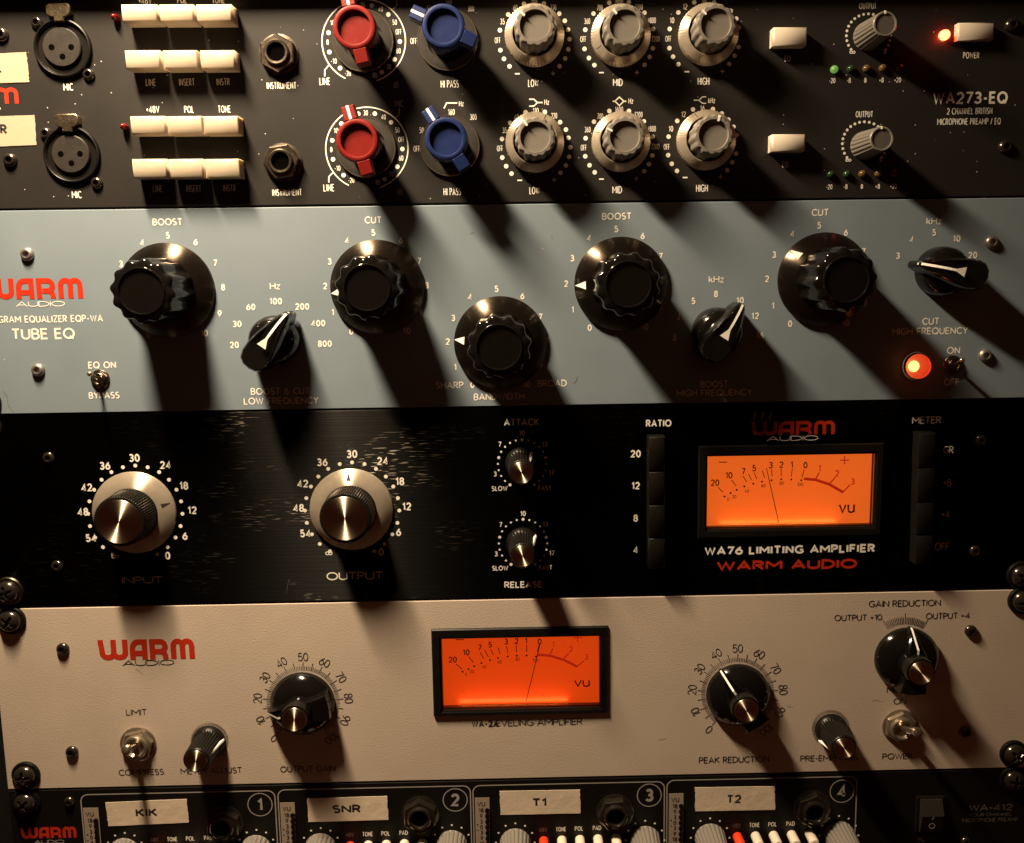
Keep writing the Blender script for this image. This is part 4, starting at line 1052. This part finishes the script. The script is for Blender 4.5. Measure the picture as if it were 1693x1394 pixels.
small_knob(u, 1373.4, 1205, -128, 'small black fluted pre-emphasis knob', 1.05, 16.0)
for q in ([(1089, 1223), (1097, 1222), (1101, 1220)], [(1300, 1166), (1306, 1169), (1310, 1167)], [(1440, 1159), (1449, 1157), (1456, 1160)], [(224, 1106), (231, 1109), (236, 1115)]): u.line(q, .6, 'strip', name='scratch_mark')
u.t('PRE-EMPHASIS', 1370.7, 1253, 95, 10.6, .13, 'black_ink')
mk = vu_marks(C3, [('20', 225, 310), ('10', 311, 264), ('7', 398, 233), ('5', 463, 215), ('3', 565, 195), ('2', 631, 192), ('1', 692, 190), ('0', 778, 195), ('r1', 865, 213), ('r2', 977, 243), ('r3', 1075, 292)],
  [('0', 310, 405), ('20', 347, 387), ('40', 425, 355), ('60', 523, 325), ('80', 638, 307), ('100', 752, 315)],
  [(288, 387), (325, 370), (362, 352), (408, 332), (462, 313), (513, 300), (575, 290), (633, 285), (695, 284), (755, 290)],
  [((245, 338), (283, 370)), ((328, 293), (357, 328)), ((400, 265), (423, 303)), ((428, 250), (452, 292)), ((465, 242), (485, 283)), ((513, 232), (527, 275)), ((568, 225), (575, 265)), ((629, 220), (632, 262)), ((697, 215), (695, 260)), ((775, 215), (763, 262))],
  [((862, 238), (845, 275)), ((962, 270), (930, 305)), ((1060, 318), (1015, 355))], [(765, 278), (845, 285), (935, 313), (1018, 355)], 10.5, 5.6, 1.2, 4.4, (270, 183), (1020, 170), (1047, 452, 26, 18))
vu_meter(u, V4, W4, -3, 1.3, 'vu2', (C3(780, 215), C3(692, 577)), mk)
u.flush()

# ------------------------------------------------------------------ UNIT 5: black four-channel preamp, cut by the frame
u = Unit('four_channel_preamp', 'black four channel preamp with numbered boxes and taped names, lowest in the rack', 'preamp', *Z[5], 'black5')
screw(u, 115, 1325, 2.4, 1.5); screw(u, 1595.6, 1391, 2.4, 1.5)
u.logo(81, 1376.5, 91, 20); u.t('AUDIO', 81.5, 1391.5, 50, 6.5, .15, 'grey_ink', name='maker_logo', track=.3)
CH = [((133, 1314.0), (454, 1306.3), '1', (430, 1330.3), (137, 162.5, 1335.8), [(174.5, 1326.5), (309, 1320.8), (312.5, 1359.7), (179.3, 1365.7)], 'KIK', (242.7, 1342.8, 36), (372, 1360), 0, (206.5, 1409), (424, 1404), (255, 1388.5), 'cream label tape lettered KIK'),
      ((459, 1306.0), (777.4, 1299.0), '2', (752.6, 1322.5), (462.8, 487, 1327), [(508, 1319.8), (640, 1316), (642.6, 1355), (510, 1358.7)], 'SNR', (573.3, 1336.8, 47), (695, 1345), 0, (530.4, 1401), (747, 1396), (578, 1380), 'cream label tape lettered SNR'),
      ((781.7, 1299.0), (1098.5, 1291.8), '3', (1073.4, 1314.7), (785, 809, 1319), [(826, 1307.6), (959, 1305.5), (960, 1344.4), (827.4, 1347)], 'T1', (891.6, 1326, 24), (1016.6, 1341.7), 25, (852, 1393), (1066.6, 1389), (897.6, 1372), 'cream label tape lettered T1'),
      ((1102.8, 1290.4), (1417, 1284.6), '4', (1392, 1308), (1106, 1130, 1312), [(1149, 1301.7), (1280.7, 1299.8), (1281.4, 1338.5), (1149.5, 1341)], 'T2', (1213.3, 1320.4, 24), (1342, 1335), 8, (1174, 1385), (1387, 1381), (1217.6, 1365), 'cream label tape lettered T2')]
for (lx, ly), (rx, ry), num, nq, st, tape, txt, tq, jq, ja, k1, k2, lq, tl in CH:
    (x0, z1), (x1, _) = P(lx, ly), P(rx, ry); z0 = -43.0
    r = 3.4
    pts = [(x0, z0), (x0, z1-r)] + arc(x0+r, z1-r, r, r, 180, 90, 6) + arc(x1-r, z1-r, r, r, 90, 0, 6) + [(x1, z0)]
    u.gid += 1; u.mb('channel_frame', 'grey_ink', None).ribbon(pts, .55, .08, True)
    cx, cz = P(*nq)
    u.mb('channel_number', 'grey_ink', None).ribbon(arc(cx, cz, 5.7, 5.7, 0, 350, 35), .45, .08, True)
    u.t(num, *nq, None, 23, .2, 'grey_ink', name='channel_number')
    (sx0, sz1), (sx1, _) = P(st[0], st[2]), P(st[1], st[2])
    pl_ = part('legend_plate', MB().box(0, sx1-sx0, -36, 0, .06, .14), 'strip', u.root, sx0, sz1, label='grey level legend plate', smooth=0)
    mb = MB(); mbh = MB()
    text(mb, 'VU', 3.0, -3.2, 3.8, 2.4, .16, .17)
    for i, s in enumerate(('18', '9', '3', '0', '3', '9', '18')):
        zz = -6.4 - i*2.85
        text(mb, s, 2.9, zz, None, 2.2, .18, .17, track=.14); mbh.lathe([(1.15, .15), (1.15, .75), (.85, 1.0), (0, .75)], 20, cx=5.75, cz=zz)
    text(mb, '+', 1.1, -13.6, 1.3, 2.2, .2, .17); text(mb, '-', 1.1, -16.4, 1.3, 2.2, .2, .17)
    sub('legend_lettering', mb, 'black_ink', pl_, smooth=0); sub('level_lamps', mbh, 'black', pl_)
    sticker(u, tape, txt, *tq, 15.0, tl)
    jack(u, *jq, 29.5, ja, 'blackmetal', 'black hex nut instrument jack')
    for (kx, ky), lab, aa in ((k1, 'grey fluted gain knob', 0), (k2, 'grey fluted level knob', 140)):
        u.gid += 1; out_knob(u, kx, ky, aa, lab, 7.4, 6.2, 17.0)
        for i in range(11):
            a = R(-150 + 30*i); u.dot(kx + 32*math.sin(a), ky - 32*math.cos(a), 1.7)
    for i, s in enumerate(('48V', 'TONE', 'POL', 'PAD', 'INST')):
        bx = lq[0] + i*29.8; by = lq[1] - i*1.1
        u.t(s, bx, by, (14, 17, 14, 14, 15)[i], 8, .18, 'dim_ink' if i in (0, 4) else 'white')
        u.part('push_button', lambda: MB().lathe([(2.3, .1), (2.3, 6.6), (2.0, 7.2), (1.5, 7.4), (0, 7.4)], 28), 'red_btn' if i == 0 else 'white_btn', bx+1.5, by + 18, key=('rb', i == 0), label='orange red round button' if i == 0 else None)  # white_btn: cream plastic, lightened in colour to make up for weak light
rk = u.part('rocker_switch', MB().box(-6.8, 6.8, -9.5, 9.0, .1, 1.2, .4), 'satin', 1536, 1344, label='black power rocker switch')
def rock():
    mb = MB(); pr = [(8.2, 1.3), (7.8, 1.6), (1.0, 4.2), (-8.2, 2.3), (-8.6, 1.3)]
    a = [mb.V(-5.2, z, h) for z, h in pr]; b = [mb.V(5.2, z, h) for z, h in pr]
    for i in range(len(pr)-1): mb.f.append((a[i], a[i+1], b[i+1], b[i]))
    mb.f.append(tuple(a)); mb.f.append(tuple(reversed(b))); return mb
sub('rocker', rock, 'insert', rk, smooth=0)
mb = MB(); mb.ribbon([(-.6, -.6), (.2, .9)], .35, 4.2); mb.ribbon(arc(-.2, -4.2, 1.3, 1.3, 0, 350, 20), .35, 3.6, True)
sub('rocker_marks', mb, 'grey_ink', rk, smooth=0)
u.t('POWER', 1532, 1387, 28, 9, .15, 'dim_ink')
u.t('WA-412', 1638, 1335, 72, 12, .18, 'dim_ink'); u.t('FOUR CHANNEL', 1638, 1346.5, 70, 6, .14, 'dim_ink'); u.t('MICROPHONE PREAMP', 1637, 1355.5, 92, 7, .14, 'dim_ink')
u.flush()

# ------------------------------------------------------------------ screws that hold the panels to the rails
RS = [((10, 980), 'rack screw at the left end of the black limiter, above the beige panel', 'nut'),
      ((14, 1029), 'rack screw at the top left corner of the beige panel', 'satin'),
      ((38.6, 1286), 'glossy rack screw at the bottom left corner of the beige panel', 'satin'),
      ((38.8, 1331), 'rack screw on the lowest black panel, below the left end of the beige one', 'satin'),
      ((-28, 668), 'rack screw cut by the left edge, at the foot of the blue grey panel', 'satin'),
      ((-27, 709), 'rack screw cut by the left edge, at the top of the black limiter', 'satin'),
      ((1692, 954), 'rack screw at the right end of the black limiter, above the beige panel', 'satin'),
      ((1694, 996), 'rack screw at the top right corner of the beige panel', 'satin'),
      ((1680, 1250), 'rack screw at the bottom right corner of the beige panel', 'satin'),
      ((1679, 1293), 'rack screw on the lowest black panel, below the right end of the beige one', 'satin')]
for i, (q, lab, wm) in enumerate(RS):
    x, z = P(*q, 2.5)
    rack_screw(x, z, lab, wm, a=20 + 37*i)
